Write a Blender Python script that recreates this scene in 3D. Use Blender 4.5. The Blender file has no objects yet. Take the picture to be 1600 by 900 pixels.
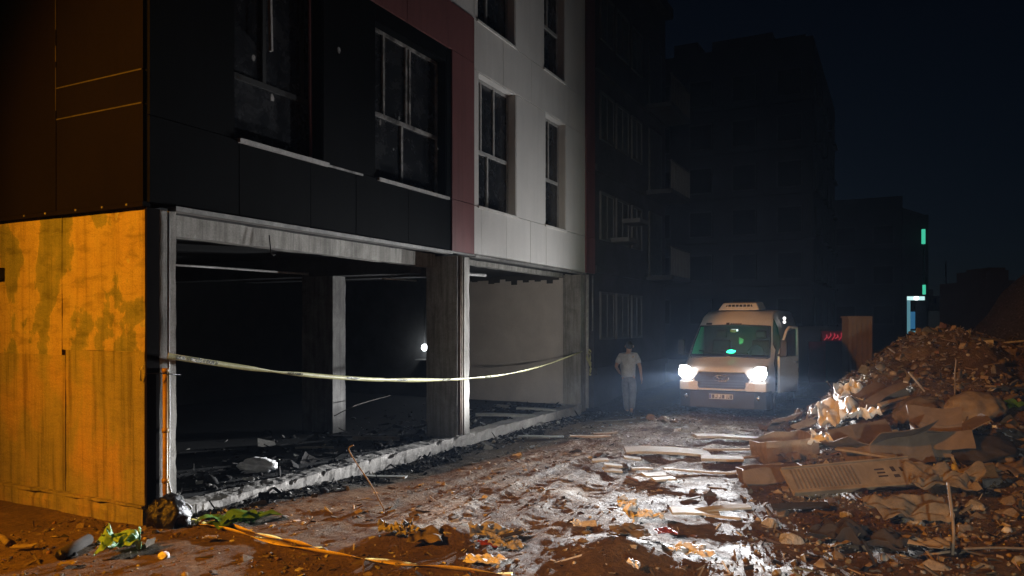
import bpy, bmesh, math, random
import numpy as np
from mathutils import Vector, Matrix, noise as mnoise

R = math.radians
rng = random.Random(7)
nrs = np.random.RandomState(11)

# ------------------------------------------------------------------ camera, sky, exposure
CAM_H = 2.10
FPX, HOR = 1174.0, 505.0            # focal length and horizon row at 1600 px width
A = math.atan(600.0 / FPX)          # heading of the lens against the alley (+X)
CX, CY = -5.237, -6.951
cA, sA = math.cos(A), math.sin(A)
S = bpy.context.scene
cam_d = bpy.data.cameras.new('camera')
cam = bpy.data.objects.new('camera', cam_d)
S.collection.objects.link(cam)
cam.location = (CX, CY, CAM_H)
cam.rotation_euler = (R(90), 0, A - R(90))
cam_d.sensor_width = 36
cam_d.lens = FPX / 1600 * 36
cam_d.shift_y = (HOR - 450) / 1600
cam_d.clip_start = 0.05
cam_d.clip_end = 1000
S.camera = cam

W = bpy.data.worlds.new('World')
S.world = W
W.use_nodes = True
wn = W.node_tree
bgn = wn.nodes['Background']
sky = wn.nodes.new('ShaderNodeTexSky')
sky.sky_type = 'NISHITA'
sky.sun_disc = False
sky.sun_elevation = R(38)
sky.dust_density = 0.0
sky.ozone_density = 10.0
sky.sun_rotation = R(200)
wn.links.new(sky.outputs[0], bgn.inputs[0])
bgn.inputs[1].default_value = 0.0009

S.view_settings.view_transform = 'Standard'
S.view_settings.look = 'None'
S.view_settings.exposure = 0
S.view_settings.gamma = 1
S.cycles.use_denoising = True
S.cycles.max_bounces = 6
S.cycles.diffuse_bounces = 4
S.cycles.glossy_bounces = 2
S.cycles.transmission_bounces = 3
S.cycles.transparent_max_bounces = 8
S.cycles.volume_bounces = 0
S.cycles.sample_clamp_indirect = 3.0
S.cycles.caustics_reflective = False
S.cycles.caustics_refractive = False

C = S.collection

# ------------------------------------------------------------------ helpers
def ray(px):
    t = (px - 800) / FPX
    return cA + t * sA, sA - t * cA
def at(px, py, d):
    a, b = ray(px)
    return Vector((CX + d * a, CY + d * b, CAM_H - (py - HOR) / FPX * d))
def onY(px, py, Y=0.0):
    a, b = ray(px)
    return at(px, py, (Y - CY) / b)
def onX(px, py, X=0.0):
    a, b = ray(px)
    return at(px, py, (X - CX) / a)
def onZ(px, py, Z=0.0):
    return at(px, py, FPX * (CAM_H - Z) / (py - HOR))
RIGHT = Vector((sA, -cA, 0))
FWD = Vector((cA, sA, 0))
UP = Vector((0, 0, 1))

def tag(o, label=None, cat=None, group=None, kind=None):
    if label: o['label'] = label
    if cat: o['category'] = cat
    if group: o['group'] = group
    if kind: o['kind'] = kind
    return o
def empty(name, loc=(0, 0, 0), rz=0.0, label=None, cat=None, group=None):
    o = bpy.data.objects.new(name, None)
    C.objects.link(o)
    o.location = loc
    o.rotation_euler = (0, 0, rz)
    return tag(o, label, cat, group)

class MB:
    def __init__(self):
        self.v, self.f, self.mi, self.sm = [], [], [], []
    def add(self, vs, fs, m=0, smooth=False):
        b = len(self.v)
        self.v += [tuple(p) for p in vs]
        for q in fs:
            self.f.append(tuple(b + i for i in q)); self.mi.append(m); self.sm.append(smooth)
        return self
    def box(self, x0, x1, y0, y1, z0, z1, m=0):
        vs = [(x0, y0, z0), (x1, y0, z0), (x1, y1, z0), (x0, y1, z0), (x0, y0, z1), (x1, y0, z1), (x1, y1, z1), (x0, y1, z1)]
        return self.add(vs, [(0, 3, 2, 1), (4, 5, 6, 7), (0, 1, 5, 4), (1, 2, 6, 5), (2, 3, 7, 6), (3, 0, 4, 7)], m)
    def hexa(self, p, m=0):        # eight corners in box order
        return self.add(p, [(0, 3, 2, 1), (4, 5, 6, 7), (0, 1, 5, 4), (1, 2, 6, 5), (2, 3, 7, 6), (3, 0, 4, 7)], m)
    def bar(self, p, q, w, h, m=0, up=UP):
        p, q = Vector(p), Vector(q)
        d = (q - p).normalized()
        s = d.cross(up)
        if s.length < 1e-4: s = d.cross(Vector((1, 0, 0)))
        s.normalize(); u = s.cross(d)
        s *= w / 2; u *= h / 2
        return self.hexa([p - s - u, p + s - u, q + s - u, q - s - u, p - s + u, p + s + u, q + s + u, q - s + u], m)
    def tube(self, pts, r, n=8, m=0, cap=True):
        pts = [Vector(p) for p in pts]
        rs = r if isinstance(r, (list, tuple)) else [r] * len(pts)
        vs, fs = [], []
        prev = None
        for i, p in enumerate(pts):
            d = (pts[min(i + 1, len(pts) - 1)] - pts[max(i - 1, 0)]).normalized()
            s = prev - d * prev.dot(d) if prev is not None else d.cross(UP if abs(d.z) < .9 else Vector((1, 0, 0)))
            if s.length < 1e-5: s = d.cross(Vector((0, 1, 0)))
            s.normalize(); prev = s
            u = d.cross(s)
            for k in range(n):
                a = 2 * math.pi * k / n
                vs.append(p + s * math.cos(a) * rs[i] + u * math.sin(a) * rs[i])
        for i in range(len(pts) - 1):
            for k in range(n):
                k2 = (k + 1) % n
                fs.append((i * n + k, i * n + k2, (i + 1) * n + k2, (i + 1) * n + k))
        if cap:
            fs.append(tuple(range(n - 1, -1, -1)))
            fs.append(tuple((len(pts) - 1) * n + k for k in range(n)))
        return self.add(vs, fs, m, True)
    def prism(self, poly, y0, y1, m=0, axis='y'):   # poly: (a,b) pairs -> extruded
        n = len(poly)
        def pt(a, b, t):
            return (a, t, b) if axis == 'y' else ((t, a, b) if axis == 'x' else (a, b, t))
        vs = [pt(a, b, y0) for a, b in poly] + [pt(a, b, y1) for a, b in poly]
        fs = [tuple(range(n)), tuple(range(2 * n - 1, n - 1, -1))] + [(i, i + n, (i + 1) % n + n, (i + 1) % n) for i in range(n)]
        return self.add(vs, fs, m)
    def mesh(self, name, mats, fixn=True):
        me = bpy.data.meshes.new(name)
        me.from_pydata(self.v, [], self.f)
        for m in (mats if isinstance(mats, (list, tuple)) else [mats]): me.materials.append(m)
        me.polygons.foreach_set('material_index', self.mi)
        me.polygons.foreach_set('use_smooth', self.sm)
        if fixn:
            bm = bmesh.new(); bm.from_mesh(me)
            bmesh.ops.recalc_face_normals(bm, faces=bm.faces)
            bm.to_mesh(me); bm.free()
        me.update()
        return me
    def build(self, name, mats, parent=None, loc=None, rz=None, bevel=0, **kw):
        o = bpy.data.objects.new(name, self.mesh(name, mats))
        C.objects.link(o)
        if parent: o.parent = parent
        if loc is not None: o.location = loc
        if rz is not None: o.rotation_euler = (0, 0, rz)
        if bevel:
            b = o.modifiers.new('bevel', 'BEVEL'); b.width = bevel; b.segments = 2; b.limit_method = 'ANGLE'
        return tag(o, **kw)

def link(name, me, parent=None, loc=None, rot=None, **kw):
    o = bpy.data.objects.new(name, me)
    C.objects.link(o)
    if parent: o.parent = parent
    if loc is not None: o.location = loc
    if rot is not None: o.rotation_euler = rot
    return tag(o, **kw)

# value noise in numpy -------------------------------------------------
_tab = nrs.rand(256, 256)
def vnoise(x, y, s=0):
    x = np.asarray(x, float) + 37.7 * s; y = np.asarray(y, float) + 91.3 * s
    xi = np.floor(x).astype(int); yi = np.floor(y).astype(int)
    fx, fy = x - xi, y - yi
    fx = fx * fx * (3 - 2 * fx); fy = fy * fy * (3 - 2 * fy)
    a = _tab[xi & 255, yi & 255]; b = _tab[(xi + 1) & 255, yi & 255]
    c = _tab[xi & 255, (yi + 1) & 255]; d = _tab[(xi + 1) & 255, (yi + 1) & 255]
    return (a * (1 - fx) + b * fx) * (1 - fy) + (c * (1 - fx) + d * fx) * fy
def fbm(x, y, o=4, s=0):
    t, a, n = 0, 1, 0
    for i in range(o):
        t = t + a * vnoise(x * 2 ** i, y * 2 ** i, s + i * 3); n += a; a *= .5
    return t / n
def sstep(a, b, x):
    t = np.clip((np.asarray(x, float) - a) / (b - a), 0, 1)
    return t * t * (3 - 2 * t)

def mound(x, y):
    s = np.clip((x - 1.2) / 9.6, 0, 1)
    hx = 1.95 * s ** 2.2 * (1 - .8 * sstep(11.5, 16.5, x))
    edge = 4.75 + .55 * (fbm(x * .5, y * .3, 2, 5) - .5) * 2 + .5 * sstep(9, 14, x) + .6 * sstep(3, 0, x)
    ty = sstep(edge, edge + 2.5, -y) * (1 - .35 * sstep(8, 9.6, -y))
    h = hx * ty
    h2 = 3.5 * np.exp(-(((x - 18.2) / 3.4) ** 2 + ((y + 11.0) / 2.7) ** 2) ** 1.4)
    h3 = 2.2 * np.exp(-(((x - 13.5) / 3.2) ** 2 + ((y + 11.5) / 3.0) ** 2))
    h = np.maximum(h, np.maximum(h2, h3 * 1.0))
    lump = (fbm(x * 1.3, y * 1.3, 4, 9) - .5) * .55 * np.clip(h, 0, 1)
    return h + lump
def ground_z(x, y):
    x = np.asarray(x, float); y = np.asarray(y, float)
    near = np.exp(-((x - 4) / 14) ** 2 - ((y + 4) / 9) ** 2)
    z = near * ((fbm(x * .55, y * .55, 3, 1) - .5) * .16 + (fbm(x * 2.6, y * 2.6, 4, 2) - .5) * .032 + (fbm(x * 7.3, y * 7.3, 4, 3) - .5) * .028)
    # wheel ruts along the alley with tread lumps
    wob = (fbm(x * .3, x * 0 + 3.3, 2, 4) - .5) * .7
    for yc, w in ((-2.05, .17), (-3.75, .19), (-2.95, .16)):
        d = (y - yc - wob) / w
        z = z - near * np.exp(-d ** 4) * (.035 + .022 * (fbm(x * 7, y * 5, 2, 51) - .3) * np.sin(x * 33 + d * 2.4 + 9 * fbm(x * .8, y, 2, 53))) * sstep(-1, 1.5, x)
        z = z + near * np.exp(-(np.abs(d) - 1.35) ** 2 * 6) * .014 * sstep(-1, 1.5, x)
    # foreground clods
    z = z + .15 * np.exp(-(((x - 1.05) / .34) ** 2 + ((y + 3.1) / .26) ** 2)) + .12 * np.exp(-(((x - .75) / .45) ** 2 + ((y + 2.7) / .25) ** 2))
    z = z + .14 * np.exp(-(((x - 1.35) / .32) ** 2 + ((y + 4.7) / .34) ** 2))
    z = z + .1 * sstep(-.2, -1.6, x) * sstep(-2, 1.2, y) * fbm(x * 1.7, y * 1.7, 3, 6)
    z = z - .12 * sstep(.4, 4, x) * sstep(-2.4, -.5, y) * sstep(16, 13, x)
    m = mound(x, y)
    return z + m
def gz(x, y):
    return float(ground_z(np.array([x]), np.array([y]))[0])
def hit(px, py, dmin=4.5, dmax=40):
    ds = np.arange(dmin, dmax, .03)
    a, b = ray(px)
    xs, ys = CX + ds * a, CY + ds * b
    zs = CAM_H - (py - HOR) / FPX * ds
    k = np.argmax(zs <= ground_z(xs, ys))
    return Vector((xs[k], ys[k], zs[k])), ds[k]
def gnormal(x, y, e=.25):
    return Vector((-(gz(x + e, y) - gz(x - e, y)) / (2 * e), -(gz(x, y + e) - gz(x, y - e)) / (2 * e), 1)).normalized()

# ------------------------------------------------------------------ materials
def nt(name):
    m = bpy.data.materials.new(name)
    m.use_nodes = True
    n = m.node_tree
    return m, n, n.nodes['Principled BSDF']
def texco(n, kind='Object', scale=(1, 1, 1)):
    tc = n.nodes.new('ShaderNodeTexCoord'); mp = n.nodes.new('ShaderNodeMapping')
    mp.inputs['Scale'].default_value = scale
    n.links.new(tc.outputs[kind], mp.inputs[0])
    return mp.outputs[0]
def noise(n, vec, scale, detail=6, rough=.6, dist=0):
    t = n.nodes.new('ShaderNodeTexNoise')
    t.inputs['Scale'].default_value = scale; t.inputs['Detail'].default_value = detail
    t.inputs['Roughness'].default_value = rough; t.inputs['Distortion'].default_value = dist
    n.links.new(vec, t.inputs['Vector'])
    return t.outputs[0]
def ramp(n, fac, stops):
    r = n.nodes.new('ShaderNodeValToRGB')
    e = r.color_ramp.elements
    while len(e) < len(stops): e.new(.5)
    for i, (p, c) in enumerate(stops):
        e[i].position = p
        c = (c, c, c) if isinstance(c, (int, float)) else c
        e[i].color = (c[0], c[1], c[2], 1)
    n.links.new(fac, r.inputs[0])
    return r.outputs[0]
def mix(n, a, b, fac, mode='MIX'):
    x = n.nodes.new('ShaderNodeMix'); x.data_type = 'RGBA'; x.blend_type = mode
    for s, v in ((x.inputs[6], a), (x.inputs[7], b)):
        if hasattr(v, 'links'): n.links.new(v, s)
        else: s.default_value = (v[0], v[1], v[2], 1)
    if hasattr(fac, 'links'): n.links.new(fac, x.inputs[0])
    else: x.inputs[0].default_value = fac
    return x.outputs[2]
def bump(n, bs, h, strength=.4, dist=.02):
    b = n.nodes.new('ShaderNodeBump')
    b.inputs['Strength'].default_value = strength; b.inputs['Distance'].default_value = dist
    n.links.new(h, b.inputs['Height']); n.links.new(b.outputs[0], bs.inputs['Normal'])
def simple(name, c1, c2=None, rough=.7, scale=6, bmp=.2, dist=.01, metal=0, spec=.5, fine=60):
    m, n, b = nt(name)
    v = texco(n)
    c2 = c2 or tuple(x * .6 for x in c1)
    f = noise(n, v, scale, 7, .65, .3)
    g = noise(n, v, fine, 4, .6)
    col = ramp(n, f, [(.32, c2), (.68, c1)])
    col = mix(n, col, ramp(n, g, [(.3, .6), (.7, 1.0)]), .7, 'MULTIPLY')
    n.links.new(col, b.inputs['Base Color'])
    b.inputs['Roughness'].default_value = rough
    b.inputs['Metallic'].default_value = metal
    b.inputs['Specular IOR Level'].default_value = spec
    if bmp: bump(n, b, g if bmp < .3 else f, bmp, dist)
    return m
def emit(name, col, st):
    m, n, b = nt(name)
    b.inputs['Base Color'].default_value = (.02, .02, .02, 1)
    b.inputs['Emission Color'].default_value = (*col, 1)
    b.inputs['Emission Strength'].default_value = st
    return m

def m_concrete(name, c1=(.46, .44, .40), c2=(.24, .225, .2), streak=True):
    m, n, b = nt(name)
    v = texco(n)
    big = noise(n, v, 2.2, 8, .7, .6)
    st = noise(n, texco(n, 'Object', (9, 9, .7)), 1.6, 5, .6, .2)
    g = noise(n, v, 45, 5, .65)
    col = ramp(n, big, [(.3, c2), (.7, c1)])
    if streak: col = mix(n, col, ramp(n, st, [(.35, .45), (.6, 1.0)]), .75, 'MULTIPLY')
    col = mix(n, col, ramp(n, g, [(.3, .55), (.6, 1.0)]), .6, 'MULTIPLY')
    n.links.new(col, b.inputs['Base Color'])
    b.inputs['Roughness'].default_value = .9
    bump(n, b, g, .5, .012)
    return m
CONC = m_concrete('concrete')
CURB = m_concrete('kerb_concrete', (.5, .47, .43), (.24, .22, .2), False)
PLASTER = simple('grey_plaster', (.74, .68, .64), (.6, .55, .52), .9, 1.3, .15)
SHADECONC = m_concrete('shaded_concrete', (.27, .26, .245), (.10, .095, .09))  # darker copy of the concrete, indoor shade put into the colour
UNLITBLK = simple('unlit_black', (.014, .014, .014), (.006, .006, .006), .9, 2)  # near-black for unlit interior and night silhouettes, gloom put into the colour
DARKC = simple('dark_concrete', (.08, .08, .08), (.04, .04, .04), .9, 2)

def m_orangewall(name, patch):
    m, n, b = nt(name)
    v = texco(n)
    a = noise(n, texco(n, 'Object', (1, 1.35, 1.0)), 1.15, 7, .58, .25)
    h = noise(n, texco(n, 'Object', (1, 1.0, 2.6)), 3.1, 5, .6, .4)
    vst = noise(n, texco(n, 'Object', (1, 7, .32)), 1.5, 6, .62, .15)
    g = noise(n, v, 42, 6, .7)
    if patch: col = ramp(n, a, [(.38, (.30, .31, .22)), (.455, (.37, .36, .26)), (.475, (.60, .49, .37)), (.60, (.56, .43, .32)), (.64, (.46, .38, .27)), (.72, (.64, .49, .37))])
    else: col = ramp(n, a, [(.36, (.36, .335, .24)), (.50, (.43, .385, .28)), (.56, (.50, .40, .29)), (.70, (.58, .41, .29))])
    col = mix(n, col, ramp(n, h, [(.36, .68), (.47, 1.0), (.64, 1.08)]), .8 if patch else .35, 'MULTIPLY')
    col = mix(n, col, ramp(n, vst, [(.36, (.52, .50, .46)), (.47, (.9, .9, .88)), (.53, (1, 1, 1)), (.66, (1.12, 1.05, 1.0))]), .5 if patch else .85, 'MULTIPLY')
    col = mix(n, col, ramp(n, g, [(.3, .62), (.62, 1.0)]), .5, 'MULTIPLY')
    col = mix(n, col, (.58, .58, .58), 1.0, 'MULTIPLY')
    n.links.new(col, b.inputs['Base Color'])
    b.inputs['Roughness'].default_value = .95
    b.inputs['Specular IOR Level'].default_value = .1
    s = n.nodes.new('ShaderNodeMath'); s.operation = 'ADD'
    n.links.new(h, s.inputs[0]); n.links.new(g, s.inputs[1])
    bump(n, b, s.outputs[0], .6, .03)
    return m
OWALL = m_orangewall('rough_plastered_concrete', True)
OWALL2 = m_orangewall('streaked_cast_concrete', False)


def m_clad(name, c, rough=.45, soot_shade=.5, spec=.4, streak=.5):
    m, n, b = nt(name)
    v = texco(n)
    f = noise(n, texco(n, 'Object', (1, 1, .5)), 1.1, 6, .62, .5)
    g = noise(n, v, 26, 5, .6)
    st = noise(n, texco(n, 'Object', (7, 7, .3)), 1.3, 6, .62, .1)
    col = ramp(n, f, [(.28, tuple(x * soot_shade for x in c)), (.62, c)])
    col = mix(n, col, ramp(n, st, [(.3, .55), (.5, 1.0)]), streak, 'MULTIPLY')
    col = mix(n, col, ramp(n, g, [(.3, .8), (.6, 1.0)]), .5, 'MULTIPLY')
    n.links.new(col, b.inputs['Base Color'])
    n.links.new(ramp(n, g, [(.3, rough), (.7, min(1, rough + .2))]), b.inputs['Roughness'])
    b.inputs['Specular IOR Level'].default_value = spec
    return m
BLACK = m_clad('black_cladding', (.004, .0045, .005), .7, .5, .03)
BROWN = m_clad('dark_brown_cladding', (.0055, .0042, .004), .8, .7, .05)
RED = m_clad('maroon_cladding', (.19, .07, .068), .5, .7)
WHITE = m_clad('white_cladding', (.66, .63, .60), .5, .85, .4, .14)
PVC = simple('white_pvc', (.5, .48, .46), (.3, .29, .28), .5, 8, .1)
SOOTPVC = simple('sooty_pvc', (.50, .48, .46), (.03, .03, .03), .6, 5, .1)
METAL = simple('galvanised_trim', (.34, .33, .31), (.16, .155, .15), .5, 5, .1, metal=.3)
YPIPE = simple('yellow_gas_pipe', (.34, .2, .04), (.2, .11, .03), .5, 12, .1)

def m_glass(name='dark_glass'):
    m, n, b = nt(name)
    v = texco(n)
    f = noise(n, v, 3.5, 6, .7, .4)
    n.links.new(ramp(n, f, [(.3, (.008, .009, .011)), (.75, (.035, .036, .038))]), b.inputs['Base Color'])
    n.links.new(ramp(n, f, [(.3, .08), (.7, .4)]), b.inputs['Roughness'])
    b.inputs['Specular IOR Level'].default_value = .5
    return m
GLASS = m_glass()

def m_ground():
    m, n, b = nt('churned_dirt')
    v = texco(n)
    at_d = n.nodes.new('ShaderNodeAttribute'); at_d.attribute_name = 'dust_sheen'
    at_s = n.nodes.new('ShaderNodeAttribute'); at_s.attribute_name = 'soot_shade'
    f = noise(n, v, 1.7, 8, .7, .8)
    g = noise(n, v, 16, 7, .7, .5)
    k = noise(n, v, 85, 4, .6)
    col = ramp(n, f, [(.3, (.08, .052, .026)), (.55, (.16, .108, .056)), (.75, (.23, .165, .092))])
    col = mix(n, col, ramp(n, g, [(.32, .5), (.62, 1.15)]), .8, 'MULTIPLY')
    ad = n.nodes.new('ShaderNodeMath'); ad.operation = 'ADD'
    gg = n.nodes.new('ShaderNodeMath'); gg.operation = 'MULTIPLY_ADD'
    gg.inputs[1].default_value = 1.5; gg.inputs[2].default_value = -.75
    n.links.new(g, gg.inputs[0])
    n.links.new(at_d.outputs['Fac'], ad.inputs[0]); n.links.new(gg.outputs[0], ad.inputs[1])
    dm = ramp(n, ad.outputs[0], [(.36, 0.0), (.62, 1.0)])
    pale = ramp(n, k, [(.3, (.30, .265, .21)), (.7, (.56, .515, .445))])
    col = mix(n, col, pale, dm)
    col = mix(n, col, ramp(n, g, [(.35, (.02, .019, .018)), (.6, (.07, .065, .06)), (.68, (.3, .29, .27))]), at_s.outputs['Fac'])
    n.links.new(col, b.inputs['Base Color'])
    n.links.new(ramp(n, f, [(.35, .62), (.65, .95)]), b.inputs['Roughness'])
    b.inputs['Specular IOR Level'].default_value = .2
    s = n.nodes.new('ShaderNodeMath'); s.operation = 'MULTIPLY_ADD'; s.inputs[1].default_value = .35
    n.links.new(k, s.inputs[0]); n.links.new(g, s.inputs[2])
    bump(n, b, s.outputs[0], 1.0, .06)
    return m
GROUND = m_ground()

def m_vcol():
    m, n, b = nt('mixed_rubble')
    v = texco(n)
    a = n.nodes.new('ShaderNodeAttribute'); a.attribute_name = 'Col'
    g = noise(n, v, 22, 5, .7)
    n.links.new(mix(n, a.outputs['Color'], ramp(n, g, [(.3, .45), (.65, 1.1)]), .8, 'MULTIPLY'), b.inputs['Base Color'])
    b.inputs['Roughness'].default_value = .85
    b.inputs['Specular IOR Level'].default_value = .25
    bump(n, b, g, .5, .02)
    return m
RUBBLE = m_vcol()
def m_card(name, c1, c2, stripes=False):
    m, n, b = nt(name)
    v = texco(n)
    f = noise(n, v, 4, 7, .65, .6)
    w = n.nodes.new('ShaderNodeTexWave'); w.inputs['Scale'].default_value = 28; w.inputs['Distortion'].default_value = .6
    n.links.new(v, w.inputs['Vector'])
    col = ramp(n, f, [(.3, c2), (.7, c1)])
    col = mix(n, col, ramp(n, w.outputs[1], [(.2, .82), (.8, 1.0)]), .6, 'MULTIPLY')
    n.links.new(col, b.inputs['Base Color'])
    b.inputs['Roughness'].default_value = .85
    bump(n, b, f, .5, .03)
    return m
CARD = m_card('brown_cardboard', (.19, .142, .095), (.105, .079, .052))
CARD2 = m_card('pale_cardboard', (.30, .24, .16), (.16, .125, .082))
PRINT = simple('dark_print', (.05, .035, .03), (.03, .02, .02), .8)
PINK = simple('faded_red_print', (.22, .09, .07), (.14, .06, .05), .8)
def m_plastic(name, c, rough=.35, trans=.0):
    m, n, b = nt(name)
    v = texco(n)
    f = noise(n, v, 9, 6, .7, 1.0)
    n.links.new(ramp(n, f, [(.3, tuple(x * .75 for x in c)), (.65, c)]), b.inputs['Base Color'])
    b.inputs['Roughness'].default_value = rough
    bump(n, b, f, .7, .03)
    return m
WBAG = m_plastic('white_plastic_film', (.86, .86, .85), .6)
DFILM = m_plastic('dimmed_plastic_film', (.36, .35, .33), .75)  # greyed copy of the white film, toned down against the orange lamp
BBAG = m_plastic('black_plastic_film', (.004, .004, .0045), .3)
GLEAF = simple('green_leaf', (.12, .3, .05), (.05, .15, .03), .45, 9, .2)
GREENBAG = m_plastic('green_plastic_film', (.2, .42, .2), .35)
BOARD = simple('pale_board', (.55, .55, .51), (.33, .33, .3), .8, 4, .2)
WOOD = simple('weathered_wood', (.27, .215, .155), (.13, .104, .073), .85, 7, .3)
PALEWOOD = simple('pale_timber', (.5, .44, .36), (.3, .26, .2), .85, 7, .3)
CLOTH = simple('dirty_cloth', (.23, .185, .125), (.10, .08, .052), .95, 5, .3)
REDP = simple('red_plastic', (.4, .06, .03), (.22, .04, .02), .5)
SOILD = simple('dark_soil', (.045, .037, .029), (.022, .018, .014), .95, 2, .3)
TAPEM = simple('yellow_barrier_film', (.62, .60, .30), (.45, .42, .2), .45, 10, .1)
TAPEG = simple('yellow_barrier_film_dirty', (.85, .68, .2), (.6, .45, .12), .5, 10, .1)

# ------------------------------------------------------------------ ground
def axis(a, b, step, far0, far1, nfar=26):
    fine = np.arange(a, b, step)
    lo = a - (np.linspace(0, 1, nfar)[1:] ** 2.2) * (a - far0)
    hi = b + (np.linspace(0, 1, nfar) ** 2.2) * (far1 - b)
    return np.concatenate([lo[::-1], fine, hi])
gxs = axis(-3.2, 15.0, .036, -170, 190)
gys = axis(-12.0, 1.4, .036, -170, 170)
GX, GY = np.meshgrid(gxs, gys, indexing='ij')
GZ = ground_z(GX, GY)
nx, ny = GX.shape
gm = bpy.data.meshes.new('ground')
vs = np.stack([GX, GY, GZ], -1).reshape(-1, 3)
idx = np.arange(nx * ny).reshape(nx, ny)
fc = np.stack([idx[:-1, :-1], idx[1:, :-1], idx[1:, 1:], idx[:-1, 1:]], -1).reshape(-1, 4)
gm.vertices.add(len(vs)); gm.vertices.foreach_set('co', vs.ravel())
gm.loops.add(fc.size); gm.loops.foreach_set('vertex_index', fc.ravel())
gm.polygons.add(len(fc)); gm.polygons.foreach_set('loop_start', np.arange(len(fc)) * 4); gm.polygons.foreach_set('loop_total', np.full(len(fc), 4))
gm.update(calc_edges=True)
gm.polygons.foreach_set('use_smooth', np.ones(len(fc), bool))
lane = sstep(-.9, -1.9, GY) * sstep(-5.4, -4.2, GY) * sstep(-.2, 1.6, GX)
lane2 = sstep(5, 9, GX) * sstep(-.2, -1, GY) * sstep(-6, -4.6, GY)
near_r = sstep(1.6, .3, GX) * sstep(-3.0, -3.9, GY) * sstep(-6.0, -5.2, GY)
dust_sheen = .62 * np.maximum(np.maximum(lane, lane2 * .62), near_r * .75) + .62 * (fbm(GX * .75, GY * 1.5, 4, 12) - .5) + .25 * (fbm(GX * 3.1, GY * 3.7, 3, 14) - .5)  # pale patches hold dust plus headlight sheen off wet mud as colour
dust_sheen = dust_sheen - 1.0 * sstep(.02, .3, mound(GX, GY)) - .35 * sstep(.4, -.3, GX) - .23
soot_shade = sstep(.75 + .05 * GX.clip(0, 6), .25, -GY + .35 * (fbm(GX * 2, GY * 2, 3, 21) - .5)) * sstep(.2, .7, GX) * sstep(-.2, 0.05, -GY + .2)  # dark kerb strip: charred litter, plus the building's lamp shadow as colour
soot_shade = np.maximum(soot_shade, .95 * sstep(12.2, 14, GX) * sstep(-7.6, -8.8, GY))  # far mound's dark soil, deepened to hold down the lamp light on it
for nm, ar in (('dust_sheen', dust_sheen), ('soot_shade', soot_shade * .92)):
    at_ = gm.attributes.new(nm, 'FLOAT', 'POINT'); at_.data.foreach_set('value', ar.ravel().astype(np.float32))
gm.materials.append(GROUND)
link('ground', gm, label='churned brown dirt ground of the alley with pale dusty patches and painted headlight sheen', cat='ground', kind='structure')

# ------------------------------------------------------------------ main building
ZB, ZS, ZW, ZR, ZR2 = 3.36, 4.27, 6.64, 6.87, 7.70
ZTOP = 11.2
bld = empty('commercial_building', (0, 0, 0), 0, 'three-storey building with open ground floor, black, maroon and white cladding', 'building')

def rough_box(name, x0, x1, y0, y1, z0, z1, mat, parent, step=.12, amp=.008, seed=0, chip=0.0, **kw):
    """subdivided box whose skin is slightly uneven"""
    ns = [max(1, int(round((b - a) / step))) for a, b in ((x0, x1), (y0, y1), (z0, z1))]
    bm = bmesh.new()
    lo, hi = (x0, y0, z0), (x1, y1, z1)
    for ax in range(3):
        u, w = [(1, 2), (0, 2), (0, 1)][ax]
        for side in (0, 1):
            g = {}
            for i in range(ns[u] + 1):
                for j in range(ns[w] + 1):
                    p = [0, 0, 0]
                    p[ax] = hi[ax] if side else lo[ax]
                    p[u] = lo[u] + (hi[u] - lo[u]) * i / ns[u]; p[w] = lo[w] + (hi[w] - lo[w]) * j / ns[w]
                    g[i, j] = bm.verts.new(p)
            for i in range(ns[u]):
                for j in range(ns[w]):
                    bm.faces.new((g[i, j], g[i + 1, j], g[i + 1, j + 1], g[i, j + 1]))
    bmesh.ops.remove_doubles(bm, verts=bm.verts, dist=1e-4)
    bmesh.ops.recalc_face_normals(bm, faces=bm.faces)
    bm.normal_update()
    for v in bm.verts:
        q = v.co * 3.1 + Vector((seed * 7.1, 0, 0))
        d = mnoise.noise(q) * amp + mnoise.noise(v.co * 11 + Vector((seed, 3, 0))) * amp * .6
        ne = sum(1 for a in range(3) if abs(v.co[a] - lo[a]) < 1e-5 or abs(v.co[a] - hi[a]) < 1e-5)
        if ne >= 2 and chip: d -= max(0, mnoise.noise(v.co * 6.3 + Vector((0, seed, 1))) - .05) * chip
        v.co += v.normal * d
    me = bpy.data.meshes.new(name); bm.to_mesh(me); bm.free()
    me.materials.append(mat)
    return link(name, me, parent, **kw)

def part(name, mat, parent, fn, bevel=0, **kw):
    mb = MB(); fn(mb)
    return mb.build(name, mat, parent, bevel=bevel, **kw)

# openings on the alley front (x0, x1, z0, z1)
OPB = [(1.12, 2.66, ZS, ZW), (3.80, 5.80, ZS, ZW)]
OPW = [(6.92, 8.48, ZS, 6.78), (9.92, 11.06, ZS, 6.78), (6.88, 8.44, ZR2 + .02, 10.2), (9.84, 11.0, ZR2 + .02, 10.2)]
def cells(x0, x1, z0, z1, ops):
    xs = sorted({x0, x1, *[v for o in ops for v in o[:2] if x0 < v < x1]})
    zs = sorted({z0, z1, *[v for o in ops for v in o[2:] if z0 < v < z1]})
    for a, b in zip(xs, xs[1:]):
        for c, d in zip(zs, zs[1:]):
            mx, mz = (a + b) / 2, (c + d) / 2
            if not any(o[0] < mx < o[1] and o[2] < mz < o[3] for o in ops): yield a, b, c, d
def core(mb):
    for a, b, c, d in cells(0, 12.9, ZB + .02, ZTOP, OPB + OPW): mb.box(a, b, .003, .30, c, d)
part('front_wall', DARKC, bld, core)
part('side_wall', DARKC, bld, lambda m: m.box(.003, .28, .3, 11, ZB + .02, ZTOP))
part('far_side_wall', DARKC, bld, lambda m: m.box(12.6, 12.9, .3, 11, 0, ZTOP))
part('roof_slab', DARKC, bld, lambda m: m.box(0, 12.9, 0, 11, ZTOP, ZTOP + .25))
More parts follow.
